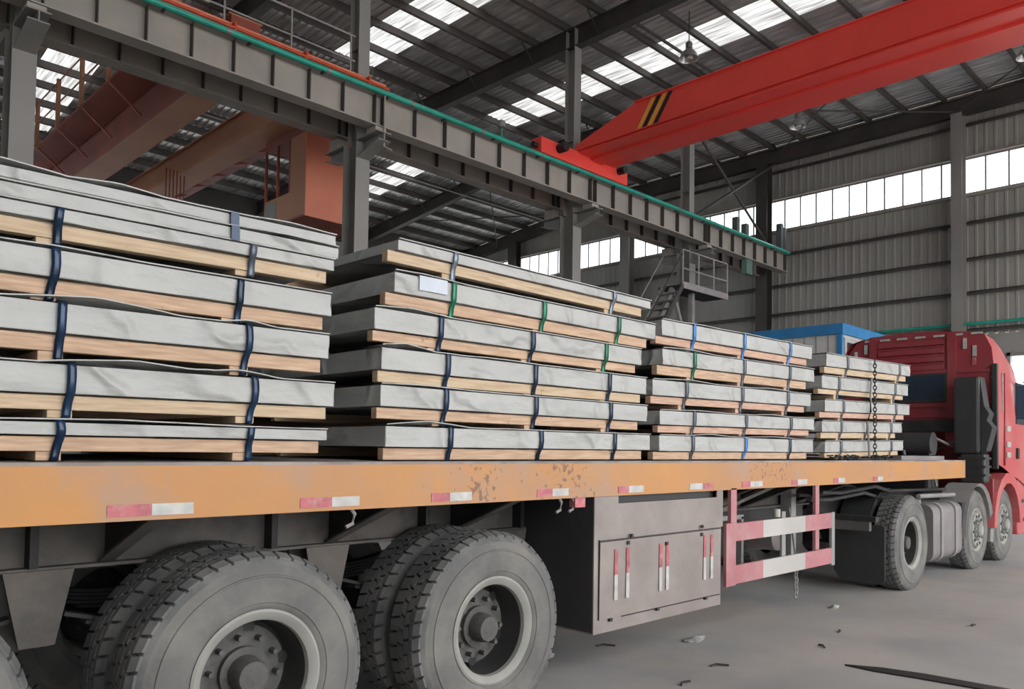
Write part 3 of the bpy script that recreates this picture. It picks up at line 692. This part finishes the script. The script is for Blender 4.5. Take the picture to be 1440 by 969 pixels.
for y, z in ((3.5, 1.2), (3.62, 1.12), (3.75, 1.16), (3.9, 1.22)):
    MB().tube([(7.9, y, z), (8.6, y+.1, z-.03), (9.3, y, z+.03), (9.9, y+.05, z-.05)], .022, 6).build('air_hose', 'darkmetal', T, smooth=60)

# ================================================================== TRACTOR
C = empty('tractor_unit', (0, 0, 0), 'dusty red lorry tractor unit with high-roof cab coupled to the trailer', 'lorry')
for y in (4.1, 5.0): MB().box(8.95, 15.2, y-.04, y+.04, .82, 1.08).build('frame_rail', 'darkmetal', C)
MB().lathe([(0, 0), (0, .45), (.07, .47), (.09, .43), (.09, 0)], (10.0, 4.55, 1.12), 32, 'z').build('fifth_wheel', 'darkmetal', C)
wheel(C, 10.02, 3.325); wheel(C, 10.02, 5.79, sgn=-1)
MB().box(9.94, 10.10, 3.6, 5.5, .47, .62).build('drive_axle', 'darkmetal', C)
for x in (12.60, 13.98):
    wheel(C, x, 3.335, kind='single'); wheel(C, x, 5.76, kind='single', sgn=-1)
    MB().box(x-.06, x+.06, 3.6, 5.5, .47, .60).build('front_axle', 'darkmetal', C)
MB().prism([(3.36, .18), (3.40, .14), (3.85, .14), (3.93, .25), (3.95, .72), (3.93, .80), (3.40, .80), (3.36, .78)], 'x', 9.20, 9.215).build('mud_flap', 'plastic', C)
MB().box(9.05, 9.15, 3.4, 4.1, .84, .90).build('lamp_bracket', 'darkmetal', C)
MB().box(9.0, 9.06, 3.45, 3.9, .74, .84).build('tail_lamp', 'chassis', C)
# mudguard of the drive wheel, half covered
m = MB(); n = 14
for i in range(n):
    a0 = math.radians(150-8*i); a1 = math.radians(150-8*(i+1)); r = .63
    p = [(10.02+r*math.cos(a), .545+r*math.sin(a)) for a in (a0, a1)]
    if i > 8: break
    m.hexa([(p[0][0], 3.62, p[0][1]), (p[1][0], 3.62, p[1][1]), (p[1][0], 3.98, p[1][1]), (p[0][0], 3.98, p[0][1])]+[(p[0][0], 3.62, p[0][1]+.01), (p[1][0], 3.62, p[1][1]+.01), (p[1][0], 3.98, p[1][1]+.01), (p[0][0], 3.98, p[0][1]+.01)])
m.build('inner_mudguard', 'plastic', C)
# fuel tank
prof = []
for cx, cz, a0 in ((3.82, .85, 0), (3.47, .85, 90), (3.47, .36, 180), (3.82, .36, 270)):
    for k in range(5):
        a = math.radians(a0+22.5*k); prof.append((cx+.12*math.cos(a), cz+.12*math.sin(a)))
ft = MB().prism(prof, 'x', 10.78, 11.93).build('fuel_tank', 'tank', C, smooth=40)
for x in (11.05, 11.62):
    pr = [(3.645+(a-3.645)*1.06, .605+(b-.605)*1.05) for a, b in prof]
    MB().prism(pr, 'x', x, x+.07).build('tank_strap', 'grey', ft)
MB().tube([(10.95, 3.6, .96), (10.95, 3.6, 1.02)], .05, 12).build('filler_cap', 'grey', ft)
# fender rings of the second steer axle
m = MB(); n = 12; cx, cz = 12.60, .545
for i in range(n):
    a0 = math.radians(185-17*i); a1 = math.radians(185-17*(i+1))
    q = [(cx+r*math.cos(a), cz+r*math.sin(a)) for a in (a0, a1) for r in (.62, .66)]
    m.hexa([(q[0][0], 3.33, q[0][1]), (q[2][0], 3.33, q[2][1]), (q[2][0], 3.68, q[2][1]), (q[0][0], 3.68, q[0][1]), (q[1][0], 3.30, q[1][1]), (q[3][0], 3.30, q[3][1]), (q[3][0], 3.68, q[3][1]), (q[1][0], 3.68, q[1][1])])
m.build('mudguard', 'grey', C)
MB().box(13.26, 13.33, 3.31, 3.7, .55, 1.25).build('fender_panel', 'cabred', C)
MB().tube([(10.7, 3.5, 1.07), (12.1, 3.5, 1.05)], .03, 8).build('side_tube', 'grey', C)
MB().tube([(9.9, 3.55, 1.16), (12.1, 3.6, 1.12)], .02, 8).build('air_line', 'darkmetal', C)
MB().box(11.95, 12.15, 3.35, 3.9, .55, .95).build('battery_box', 'plastic', C)
# cab body: lofted
def ring(x, dz, iny, zbot):
    L = [(3.28, zbot), (3.27, 2.2), (3.28, 2.9), (3.31, 3.20), (3.40, 3.40), (3.60, 3.46), (4.2, 3.51), (4.55, 3.52)]
    pts = []
    for y, z in L:
        z2 = z if z <= 2.2 else z+dz*min(1, (z-2.2)/.7)
        pts.append((x, y+iny*max(0, (z-2.2))/1.2, z2))
    for y, z in reversed(L[:-1]):
        z2 = z if z <= 2.2 else z+dz*min(1, (z-2.2)/.7)
        pts.append((x, 8.80-y-iny*max(0, (z-2.2))/1.2, z2))
    return pts
rings = [ring(13.25, 0, 0, 1.5), ring(13.7, -.03, 0, 1.42), ring(14.2, -.11, .03, 1.3), ring(14.7, -.24, .06, 1.2), ring(15.05, -.42, .10, 1.1), ring(15.3, -.72, .14, 1.0), ring(15.45, -1.1, .16, .95)]
k = len(rings[0]); vs = [p for r_ in rings for p in r_]
fs = [(j*k+i, (j+1)*k+i, (j+1)*k+i+1, j*k+i+1) for j in range(len(rings)-1) for i in range(k-1)]
fs.append(tuple(range((len(rings)-1)*k, len(rings)*k)))
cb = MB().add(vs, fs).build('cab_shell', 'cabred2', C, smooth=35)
# back wall with pillar feet
bw = [(3.28, 1.62), (3.28, 2.9), (3.31, 3.20), (3.40, 3.40), (3.60, 3.46), (4.2, 3.51), (4.6, 3.51), (5.05, 3.49), (5.28, 3.40), (5.42, 3.20), (5.50, 2.9), (5.52, 1.62), (5.2, 1.62), (5.15, 2.13), (3.95, 2.13), (3.93, 1.72), (3.66, 1.68), (3.6, 1.62)]
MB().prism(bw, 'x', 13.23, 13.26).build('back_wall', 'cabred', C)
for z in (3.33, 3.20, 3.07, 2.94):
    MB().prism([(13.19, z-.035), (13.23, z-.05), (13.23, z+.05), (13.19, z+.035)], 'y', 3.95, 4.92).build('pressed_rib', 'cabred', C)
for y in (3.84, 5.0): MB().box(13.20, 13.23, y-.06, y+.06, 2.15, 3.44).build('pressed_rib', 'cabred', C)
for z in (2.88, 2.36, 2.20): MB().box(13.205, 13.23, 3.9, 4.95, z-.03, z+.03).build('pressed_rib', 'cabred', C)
MB().box(13.205, 13.23, 3.32, 3.76, 2.84, 2.88).build('seam', 'cabred', C)
MB().box(13.195, 13.215, 3.94, 5.1, 2.44, 2.82).build('rear_window', 'glass', C)
MB().box(13.20, 13.235, 3.90, 5.14, 2.41, 2.85).build('window_seal', 'plastic', C)
MB().box(13.17, 13.25, 3.3, 5.5, 1.95, 2.13).build('lower_back_beam', 'darkmetal', C)
MB().box(12.9, 13.2, 4.0, 5.2, 1.2, 1.5).build('engine_cover', 'darkmetal', C, bevel=.03)
for y0 in (3.50, 3.76, 4.02, 4.29, 4.56, 4.82, 5.06):
    MB().box(13.21, 13.226, y0-.075, y0+.075, 3.41, 3.44).build('reflective_tape', 'tape_w', C)
for y0, z0, z1 in ((3.66, 3.20, 3.36), (3.53, 3.08, 3.24), (5.12, 3.22, 3.37), (5.28, 3.12, 3.27)):
    MB().box(13.21, 13.226, y0-.025, y0+.025, z0, z1).build('reflective_tape', 'tape_w', C)
MB().box(13.21, 13.226, 3.51, 3.56, 2.95, 3.06).build('reflective_tape', 'tape_r', C)
# air intake snorkel
sn = MB().box(12.80, 13.10, 3.36, 3.70, 1.62, 2.74).build('air_intake', 'plastic', C, bevel=.04)
MB().prism([(3.24, 2.20), (3.30, 2.30), (3.36, 2.74), (3.36, 1.62), (3.28, 1.66), (3.20, 2.0), (3.27, 2.1)], 'x', 12.84, 13.08).build('intake_edge', 'plastic', sn, bevel=.01)
MB().box(12.82, 13.08, 3.30, 3.62, 1.2, 1.62).build('intake_duct', 'plastic', sn, bevel=.03)
for z in (1.30, 1.42, 1.54): MB().box(12.80, 13.10, 3.285, 3.64, z, z+.03).build('duct_rib', 'plastic', sn)
MB().box(13.18, 13.24, 3.22, 3.30, 1.4, 2.95).build('corner_deflector', 'plastic', C, bevel=.015)
# cab side
MB().box(14.40, 15.0, 3.258, 3.275, 2.1, 2.75).build('side_window', 'glass', C)
MB().box(13.72, 13.75, 3.255, 3.28, 1.45, 2.85).build('door_gap', 'cabred', C)
for z in (1.62, 1.78, 2.02): MB().box(13.86, 14.06, 3.258, 3.272, z-.05, z+.03).build('reflective_tape', 'tape_w', C)
MB().box(14.42, 14.52, 3.245, 3.275, 1.55, 1.72).build('door_handle', 'plastic', C)
MB().box(13.62, 13.645, 3.255, 3.275, 2.25, 2.85).build('reflective_tape', 'tape_w', C)
MB().box(15.05, 15.12, 3.0, 3.28, 2.2, 2.75).build('mirror', 'plastic', C, bevel=.03)
MB().bar((15.0, 3.3, 2.8), (15.08, 3.1, 2.78), .03).build('mirror_arm', 'plastic', C)
m = MB(); cx, cz = 13.98, .545
for i in range(9):
    a0 = math.radians(180-20*i); a1 = math.radians(180-20*(i+1))
    q = [(cx+r*math.cos(a), cz+r*math.sin(a)) for a in (a0, a1) for r in (.64, .80)]
    m.hexa([(q[0][0], 3.27, q[0][1]), (q[2][0], 3.27, q[2][1]), (q[2][0], 3.7, q[2][1]), (q[0][0], 3.7, q[0][1]), (q[1][0], 3.27, q[1][1]), (q[3][0], 3.27, q[3][1]), (q[3][0], 3.7, q[3][1]), (q[1][0], 3.7, q[1][1])])
m.build('wheel_arch', 'cabred2', C)
MB().box(14.62, 15.45, 3.30, 3.7, .35, 1.25).build('step_panel', 'cabred2', C, bevel=.02)
MB().box(15.3, 15.5, 3.3, 5.5, .35, 1.0).build('bumper', 'cabred2', C, bevel=.04)
MB().box(14.7, 15.2, 3.28, 3.31, .55, .6).box(14.7, 15.2, 3.28, 3.31, .85, .9).build('step', 'plastic', C)
for k, (y, z) in enumerate(((3.75, 1.7), (3.95, 1.62), (4.1, 1.75), (4.4, 1.66))):
    pts = [(12.2, y, 1.15), (12.1, y+.05, z-.1), (12.4, y+.1, z+.15), (12.9, y+.05, z+.05), (13.2, y, z+.1)]
    MB().tube(pts, .02, 6).build('coiled_hose', ['grey', 'darkmetal'][k % 2], C, smooth=60)
MB().box(12.05, 12.5, 3.8, 5.2, 1.08, 1.5).build('air_filter_box', 'darkmetal', C, bevel=.05)
MB().tube([(12.25, 3.8, 1.75), (12.25, 5.2, 1.75)], .17, 16).build('air_cylinder', 'plastic', C, smooth=40)
MB().box(12.2, 12.3, 4.3, 4.8, 1.45, 1.62).build('cylinder_mount', 'plastic', C)

# ================================================================== BUNDLES
YP = 3.45; DW = 2.22
def paper(L, Wd, h, seed, nx=44, ny=10):
    """wrapped sheet packet: subdivided shell with soft creases"""
    m = MB(); nz = 5
    def P(x, y, z, nrm):
        q = Vector((x*2.1+seed*7.3, y*2.1, z*9+seed))
        d = .007*mn.noise(q*1.4)+.0045*mn.noise(Vector((x*7+z*22+seed, y*6-z*16, seed*3)))
        return (x+nrm[0]*d, y+nrm[1]*d, z+nrm[2]*d)
    def grid(o, u, v, nu, nv, nrm):
        vs = []; 
        for j in range(nv+1):
            for i in range(nu+1):
                p = Vector(o)+Vector(u)*(i/nu)+Vector(v)*(j/nv); vs.append(P(p.x, p.y, p.z, nrm))
        m.add(vs, [(j*(nu+1)+i, j*(nu+1)+i+1, (j+1)*(nu+1)+i+1, (j+1)*(nu+1)+i) for j in range(nv) for i in range(nu)])
    e = .006
    grid((0, 0, e), (L, 0, 0), (0, 0, h-2*e), nx, nz, (0, -1, 0))
    grid((L, 0, e), (0, Wd, 0), (0, 0, h-2*e), ny*2, nz, (1, 0, 0))
    grid((L, Wd, e), (-L, 0, 0), (0, 0, h-2*e), nx, nz, (0, 1, 0))
    grid((0, Wd, e), (0, -Wd, 0), (0, 0, h-2*e), ny*2, nz, (-1, 0, 0))
    grid((e, e, h), (L-2*e, 0, 0), (0, Wd-2*e, 0), nx, ny, (0, 0, 1))
    grid((e, Wd-e, 0), (L-2*e, 0, 0), (0, -Wd+2*e, 0), nx, ny, (0, 0, -1))
    # bevel strips along the top and bottom edges
    m.box(.002, L-.002, .002, Wd-.002, .004, h-.003)
    return m
def flap(L, h, humps, seed):
    """loose edge of wrapping standing up in low arches along the top of the near face"""
    m = MB(); n = 60; vs = []
    for i in range(n+1):
        x = L*i/n; z = h+.002
        for c, w, a in humps:
            u = (x-c)/w
            if abs(u) < 1: z += 1.35*a*(1-abs(u))**.8
        z += .0015*mn.noise(Vector((x*6, seed, 0)))
        vs += [(x, -.010, z), (x, -.010, z+.005), (x, .16, h+.003), (x, .16, h+.006)]
    fs = []
    for i in range(n):
        a = i*4; b = a+4
        fs += [(a, b, b+1, a+1), (a+1, b+1, b+3, a+3), (a, a+2, b+2, b)]
    return m.add(vs, fs)
NB = [0]
def bundle(label, group, zs, x0, x1, ox, straps, smat, prev, boards=('wood', 'wood', 'wood2'), humps=None, name='wrapped_steel_bundle', skew=.0, pouch=False):
    """zs = (runner bottom, packet bottom, packet top) at the left end and rise over the length; prev = top of what lies below"""
    (rb, pb, pt), rise = zs; NB[0] += 1; sd = NB[0]
    L = x1-x0; ang = math.atan2(rise, L)
    t = empty(name, (x0, YP, prev), label, 'steel bundle', group, rot=(0, -ang, 0))
    ra, rbt = ox
    B0 = 0.0; R0 = rb-prev; P0 = pb-prev; T0 = pt-prev
    skp = 0.02
    pk = paper(L, DW, T0-P0, sd).build('wrapped_packet', 'wrap', t, smooth=60, loc=(0, 0, P0+.001))
    hp = humps if humps is not None else [(random.uniform(.3, .9), random.uniform(.25, .45), random.uniform(.004, .016)), (random.uniform(1.2, L-.3), random.uniform(.3, .5), random.uniform(.003, .012))]
    flap(L, T0-P0, hp, sd).build('loose_wrap_edge', 'wrap', pk, smooth=60)
    if pouch: MB().box(.16, .36, -.012, -.008, .035, .115).build('document_pouch', 'pouch', pk)
    for k, y in enumerate((skp, DW*.5, DW-.07)):
        MB().box(ra, L+rbt, y, y+.05, R0, P0-.002).build('runner_board', boards[(sd+k) % len(boards)], t, bevel=.003)
    for s in straps:
        xs_ = s[0]-x0 if isinstance(s, tuple) else s-x0
        MB().box(xs_-.075, xs_+.015, skp+.004, DW-.03, B0+.003, R0-.001).build('bearer', boards[(sd) % len(boards)], t, bevel=.003)
    for k, s in enumerate(straps):
        mt = smat
        if isinstance(s, tuple): s, mt = s
        xs_ = s-x0; w = .033; bow = random.uniform(-.006, .006); T1 = T0+.002; e = .0025
        o1 = .010; zmid = P0
        # near leg: down the paper then inwards to the bearer
        path = [(DW*.5, T1+.008), (.02, T1+.008), (-.006, T1+.005), (-.012, T1-.004), (-.013, T0-.02), (-.014, (T0+P0)/2), (-.013, P0+.015), (-.008, P0+.003), (.002, P0-.014), (.010, (P0+R0)/2), (.013, R0), (.013, (B0+R0)/2), (.013, B0+.006), (.04, B0+.001)]
        m = MB(); vs = []
        for j, (yy, zz) in enumerate(path):
            u = max(0, min(1, (T1-zz)/T1)); sag = bow*math.sin(u*5.2)
            tl = -.010*u*u
            for dx in (-w/2, w/2): vs.append((xs_+dx+sag+tl, yy, zz))
        for j in range(len(path)-1): m.f.append((2*j, 2*j+1, 2*j+3, 2*j+2))
        m.v = vs
        ob = m.build('strap', mt, t, smooth=60); sm = ob.modifiers.new('thick', 'SOLIDIFY'); sm.thickness = .0015; sm.offset = 0
    return t
G1, G2, G3, G4 = 'bundles in the first stack at left', 'bundles in the second stack', 'bundles in the third stack', 'bundles in the stack nearest the cab'
# stack 1
S1 = [((1.56, 1.62, 1.675), .0, 2.128, [.1, .93, 1.725], 'blue', 'bottom bundle of the leftmost stack, thin packet resting on the orange deck', [(1.45, .5, .008), (.6, .3, .006)]),
      ((1.715, 1.775, 1.895), .015, 2.165, [.1, .965, 1.735], 'blue', 'second bundle up in the leftmost stack, crumpled packet over pine boards', [(1.5, .35, .022), (1.95, .2, .02)]),
      ((1.945, 2.012, 2.135), .015, 2.128, [.1, .925, 1.70], 'blue', 'third bundle up in the leftmost stack with an arched loose wrap edge', [(1.35, .32, .024), (2.0, .12, .014)]),
      ((2.165, 2.23, 2.345), .01, 2.135, [.1, .893, 1.655], 'blue', 'fourth bundle up in the leftmost stack with a wide blue strap at left', [(1.2, .3, .006), (.5, .3, .006)]),
      ((2.380, 2.442, 2.50), .03, 2.15, [.935-.03, (1.715, 'greystrap')], 'blue', 'fifth bundle up in the leftmost stack with one thick bare board', [])]
prev = dk(1)
for (zs, rise, xr, st, sm, lb, hp) in S1:
    bundle(lb, G1, (zs, rise), -.30, xr, (.02, -.035), st, sm, prev+.001, humps=hp); prev = zs[2]+.004
# the boardless packets on top of stack 1
for k, (z0, z1, xr, lb) in enumerate(((2.506, 2.565, 2.168, 'boardless wrapped packet lying second from the top of the leftmost stack'), (2.575, 2.628, 2.160, 'thin wrapped packet on the very top of the leftmost stack, edge peeling up'))):
    t = empty('wrapped_packet', (-.3, YP+.01*k, z0), lb, 'steel packet', G1, rot=(0, -math.atan2(.03, 2.4), 0))
    L = xr+.3
    pk = paper(L, DW-.05, z1-z0, 40+k).build('paper_shell', 'wrap', t, smooth=60)
    flap(L, z1-z0, [(1.42, .18, .012), (1.0, .22, .014), (2.2, .2, .008)] if k else [(2.2, .3, .008)], 40+k).build('loose_wrap_edge', 'wrap', pk, smooth=60)
    MB().box(1.90, 1.94, -.015, .3, -.003, z1-z0+.004).build('strap', 'blue', t)
# stack 2
S2 = [((1.527, 1.592, 1.708), .005, 2.482, 4.865, (.0, -.08), [2.93, 3.68, 4.44], 'blue', 'bottom bundle of the second stack, on the deck above the front trailer wheel', [(.28, .3, .020)]),
      ((1.746, 1.807, 1.925), .0, 2.445, 4.825, (-.01, -.09), [2.89, 3.63, 4.39], 'blue', 'second bundle up in the second stack, bulging grey end wrap', [(.3, .35, .006)]),
      ((1.940, 2.002, 2.124), .005, 2.447, 4.813, (-.01, -.05), [2.90, 3.625, 4.376], 'blue', 'third bundle up in the second stack, loose edge peaked at the corner', [(.15, .2, .020), (.9, .3, .004)]),
      ((2.155, 2.212, 2.330), .005, 2.397, 4.748, (.003, -.05), [2.846, 3.594, (4.332, 'green')], 'blue', 'fourth bundle up in the second stack, jutting furthest left', [(.25, .25, .012)]),
      ((2.357, 2.425, 2.538), .0, 2.520, 4.915, (-.045, -.08), [2.935, 3.695, 4.473], 'green', 'green-strapped bundle with a pale document pouch in the second stack', [(.2, .3, .008)]),
      ((2.592, 2.655, 2.716), -.01, 2.539, 4.857, (-.055, -.09), [(2.942, 'steelstrap'), (4.413, 'steelstrap')], 'steelstrap', 'top bundle of the second stack, thin packet with bare steel straps', [])]
prev = dk(3.6)
for i, (zs, rise, xl, xr, ox, st, sm, lb, hp) in enumerate(S2):
    bundle(lb, G2, (zs, rise), xl, xr, ox, st, sm, prev+.001, humps=hp, pouch=(i == 4)); prev = zs[2]+.004
# stack 3
S3 = [((1.530, 1.590, 1.714), .01, 4.982, 7.588, (-.05, -.10), [(5.44, 'greystrap'), (6.27, 'brightblue'), (7.10, 'blue')], 'greystrap', 'bottom bundle of the third stack with a looped bright blue strap', None),
      ((1.735, 1.790, 1.902), .03, 4.988, 7.618, (.003, -.08), [5.457, 6.279, 7.118], 'greystrap', 'second bundle up in the third stack with dark thin straps', None),
      ((1.950, 2.008, 2.130), .04, 4.893, 7.538, (.003, -.10), [5.343, 6.215, 7.059], 'greystrap', 'third bundle up in the third stack, board with a big dark knot', None),
      ((2.174, 2.247, 2.371), .045, 5.018, 7.616, (-.043, -.14), [(5.46, 'green'), 6.247, 7.10], 'greystrap', 'fourth bundle up in the third stack with one green strap at left', None),
      ((2.408, 2.468, 2.592), .045, 5.006, 7.568, (-.053, -.08), [(5.45, 'brightblue'), (6.247, 'brightblue'), (7.10, 'brightblue')], 'brightblue', 'top bundle of the third stack with three bright blue straps', None)]
prev = dk(6.2)
for i, (zs, rise, xl, xr, ox, st, sm, lb, hp) in enumerate(S3):
    bundle(lb, G3, (zs, rise), xl, xr, ox, st, sm, prev+.001, humps=hp, boards=('wood', 'wood3', 'wood3')); prev = zs[2]+.004
# stack 4
S4 = [((1.548, 1.60, 1.715), .04, 7.863, 10.034, (.03, -.12), [8.25, 9.65], 'greystrap', 'bottom bundle of the stack nearest the cab, chain piled beside it'),
      ((1.745, 1.805, 1.919), .045, 7.796, 9.989, (.015, -.16), [8.257, 8.93, 9.647], 'greystrap', 'second bundle up in the stack nearest the cab'),
      ((1.958, 2.014, 2.136), .06, 7.861, 10.253, (-.08, -.14), [8.31, 9.805], 'greystrap', 'middle bundle of the stack nearest the cab'),
      ((2.194, 2.245, 2.376), .06, 7.794, 10.206, (-.045, -.12), [8.203, 9.783], 'greystrap', 'fourth bundle up in the stack nearest the cab, beside the cab window'),
      ((2.412, 2.477, 2.607), .07, 7.893, 10.280, (.0, -.10), [8.418, 9.922], 'greystrap', 'top bundle of the stack nearest the cab, in front of the red cab roof')]
prev = dk(9)
for i, (zs, rise, xl, xr, ox, st, sm, lb) in enumerate(S4):
    bundle(lb, G4, (zs, rise), xl, xr, ox, st, sm, prev+.001, boards=('wood2', 'wood3', 'wood2'), humps=[]); prev = zs[2]+.004

# lashing chain over the last stack
def link_mb():
    m = MB(); n = 10; pts = []
    for k in range(n):
        a = 2*math.pi*k/n; pts.append(Vector((.016*math.cos(a), 0, .028*math.sin(a))))
    vs = []; fs = []
    for k, p in enumerate(pts):
        d = p.normalized()
        for q in range(4):
            b = q*math.pi/2; vs.append(p+d*.0065*math.cos(b)+Vector((0, 1, 0))*.0065*math.sin(b))
    for k in range(n):
        for q in range(4): fs.append((k*4+q, k*4+(q+1) % 4, ((k+1) % n)*4+(q+1) % 4, ((k+1) % n)*4+q))
    return m.add(vs, fs)
t = empty('lashing_chain', (9.03, 3.40, 1.53), 'rusty lashing chain hanging down the front of the stack nearest the cab', 'chain')
proto = link_mb().build('chain_link', 'darkmetal', t)
for k in range(27):
    o = proto if k == 0 else proto.copy()
    if k: COL.objects.link(o)
    o.location = (0, .0, .03+.0405*k); o.rotation_euler = (0, 0, math.pi/2*(k % 2)+.4)
cl = ['heap of rusty chain on the deck at the left foot of the last stack', 'small heap of rusty chain on the deck under the hanging chain']
for hh, (hx, n, sp) in enumerate(((8.15, 34, .38), (9.1, 26, .22))):
    t = empty('chain_heap', (hx, 3.375, dk(hx)), cl[hh], 'chain')
    for k in range(n):
        o = proto.copy(); COL.objects.link(o); o.parent = t
        o.location = (random.uniform(-sp, sp), random.uniform(-.025, .03), .018+.022*random.random()*(2-abs(0))*.7)
        o.rotation_euler = (random.uniform(1.0, 2.1), random.uniform(-.3, .3), random.uniform(0, 3.1))
t = tag(MB().tube([(8.98, 3.415, 2.44), (8.93, 3.41, 2.2), (8.95, 3.415, 2.05), (8.84, 3.41, 1.95), (8.88, 3.415, 1.8), (8.9, 3.41, 1.56)], .012, 6).build('tail_rope', 'grey', smooth=60),
        'slack grey lashing cord dangling beside the hanging chain', 'cord')
t = tag(MB().box(9.98, 11.55, 3.45, 3.55, dk(10)+.002, dk(10)+.065).box(9.98, 11.55, 3.45, 3.75, dk(10)+.055, dk(10)+.065).build('steel_channel', 'tank'),
        'grey steel channel lying on the deck between the last stack and the cab', 'channel')

# ------------------------------------------------------------------ floor litter
P_ = [(6.05, 2.50), (6.17, 2.28), (6.24, 2.0), (6.28, 1.5), (6.31, .9), (6.20, .9), (6.15, 1.5), (6.09, 2.0), (6.04, 2.28)]
tag(MB().prism(P_, 'z', 0.0, .012).build('steel_offcut', 'black'), 'long dark pointed offcut lying on the floor at lower right', 'offcut')
SC = [('paper_scrap', 'paper', (5.88, 3.69), .16, 'crumpled pale wrapper on the floor right of the tool box'), ('wire_scrap', 'darkmetal', (5.2, 4.01), .10, 'thin wire scrap on the floor just below the tool box'),
      ('stick', 'darkmetal', (6.45, 2.83), .06, 'short dark stick on the floor, centre right'), ('stick', 'darkmetal', (5.37, 3.08), .09, 'dark splinter on the floor nearest the pointed offcut'),
      ('stick', 'darkmetal', (4.8, 3.05), .08, 'dark splinter on the floor at the bottom edge of the photo'), ('paper_scrap', 'paper', (8.2, 3.5), .10, 'small pale scrap on the floor below the side guard'),
      ('stick', 'darkmetal', (8.4, 2.25), .05, 'tiny dark chip on the floor at far right'), ('stick', 'darkmetal', (7.1, 2.99), .05, 'tiny dark chip on the floor below the drive wheel'),
      ('paper_scrap', 'paper', (4.55, 4.15), .08, 'small pale scrap on the floor beside the front trailer wheel')]
for nm, mt, (x, y), r, lb in SC:
    m = MB()
    if nm == 'paper_scrap':
        n = 9; vs = [(0, 0, .035)]+[(r*random.uniform(.6, 1.1)*math.cos(6.283*k/n), r*.5*random.uniform(.6, 1.1)*math.sin(6.283*k/n), random.uniform(.002, .02)) for k in range(n)]
        vs += [(v[0]*.9, v[1]*.9, 0.001) for v in vs[1:]]
        m.add(vs, [(0, 1+k, 1+(k+1) % n) for k in range(n)]+[(1+k, 1+n+k, 1+n+(k+1) % n, 1+(k+1) % n) for k in range(n)]+[tuple(range(1+n, 1+2*n))])
    else:
        a = random.uniform(0, 3); m.tube([(0, 0, .008), (r*math.cos(a), r*math.sin(a), .012), (r*1.6*math.cos(a+.3), r*1.6*math.sin(a+.3), .008)], .008, 5)
    tag(m.build(nm, mt, loc=(x, y, 0)), lb, 'litter')
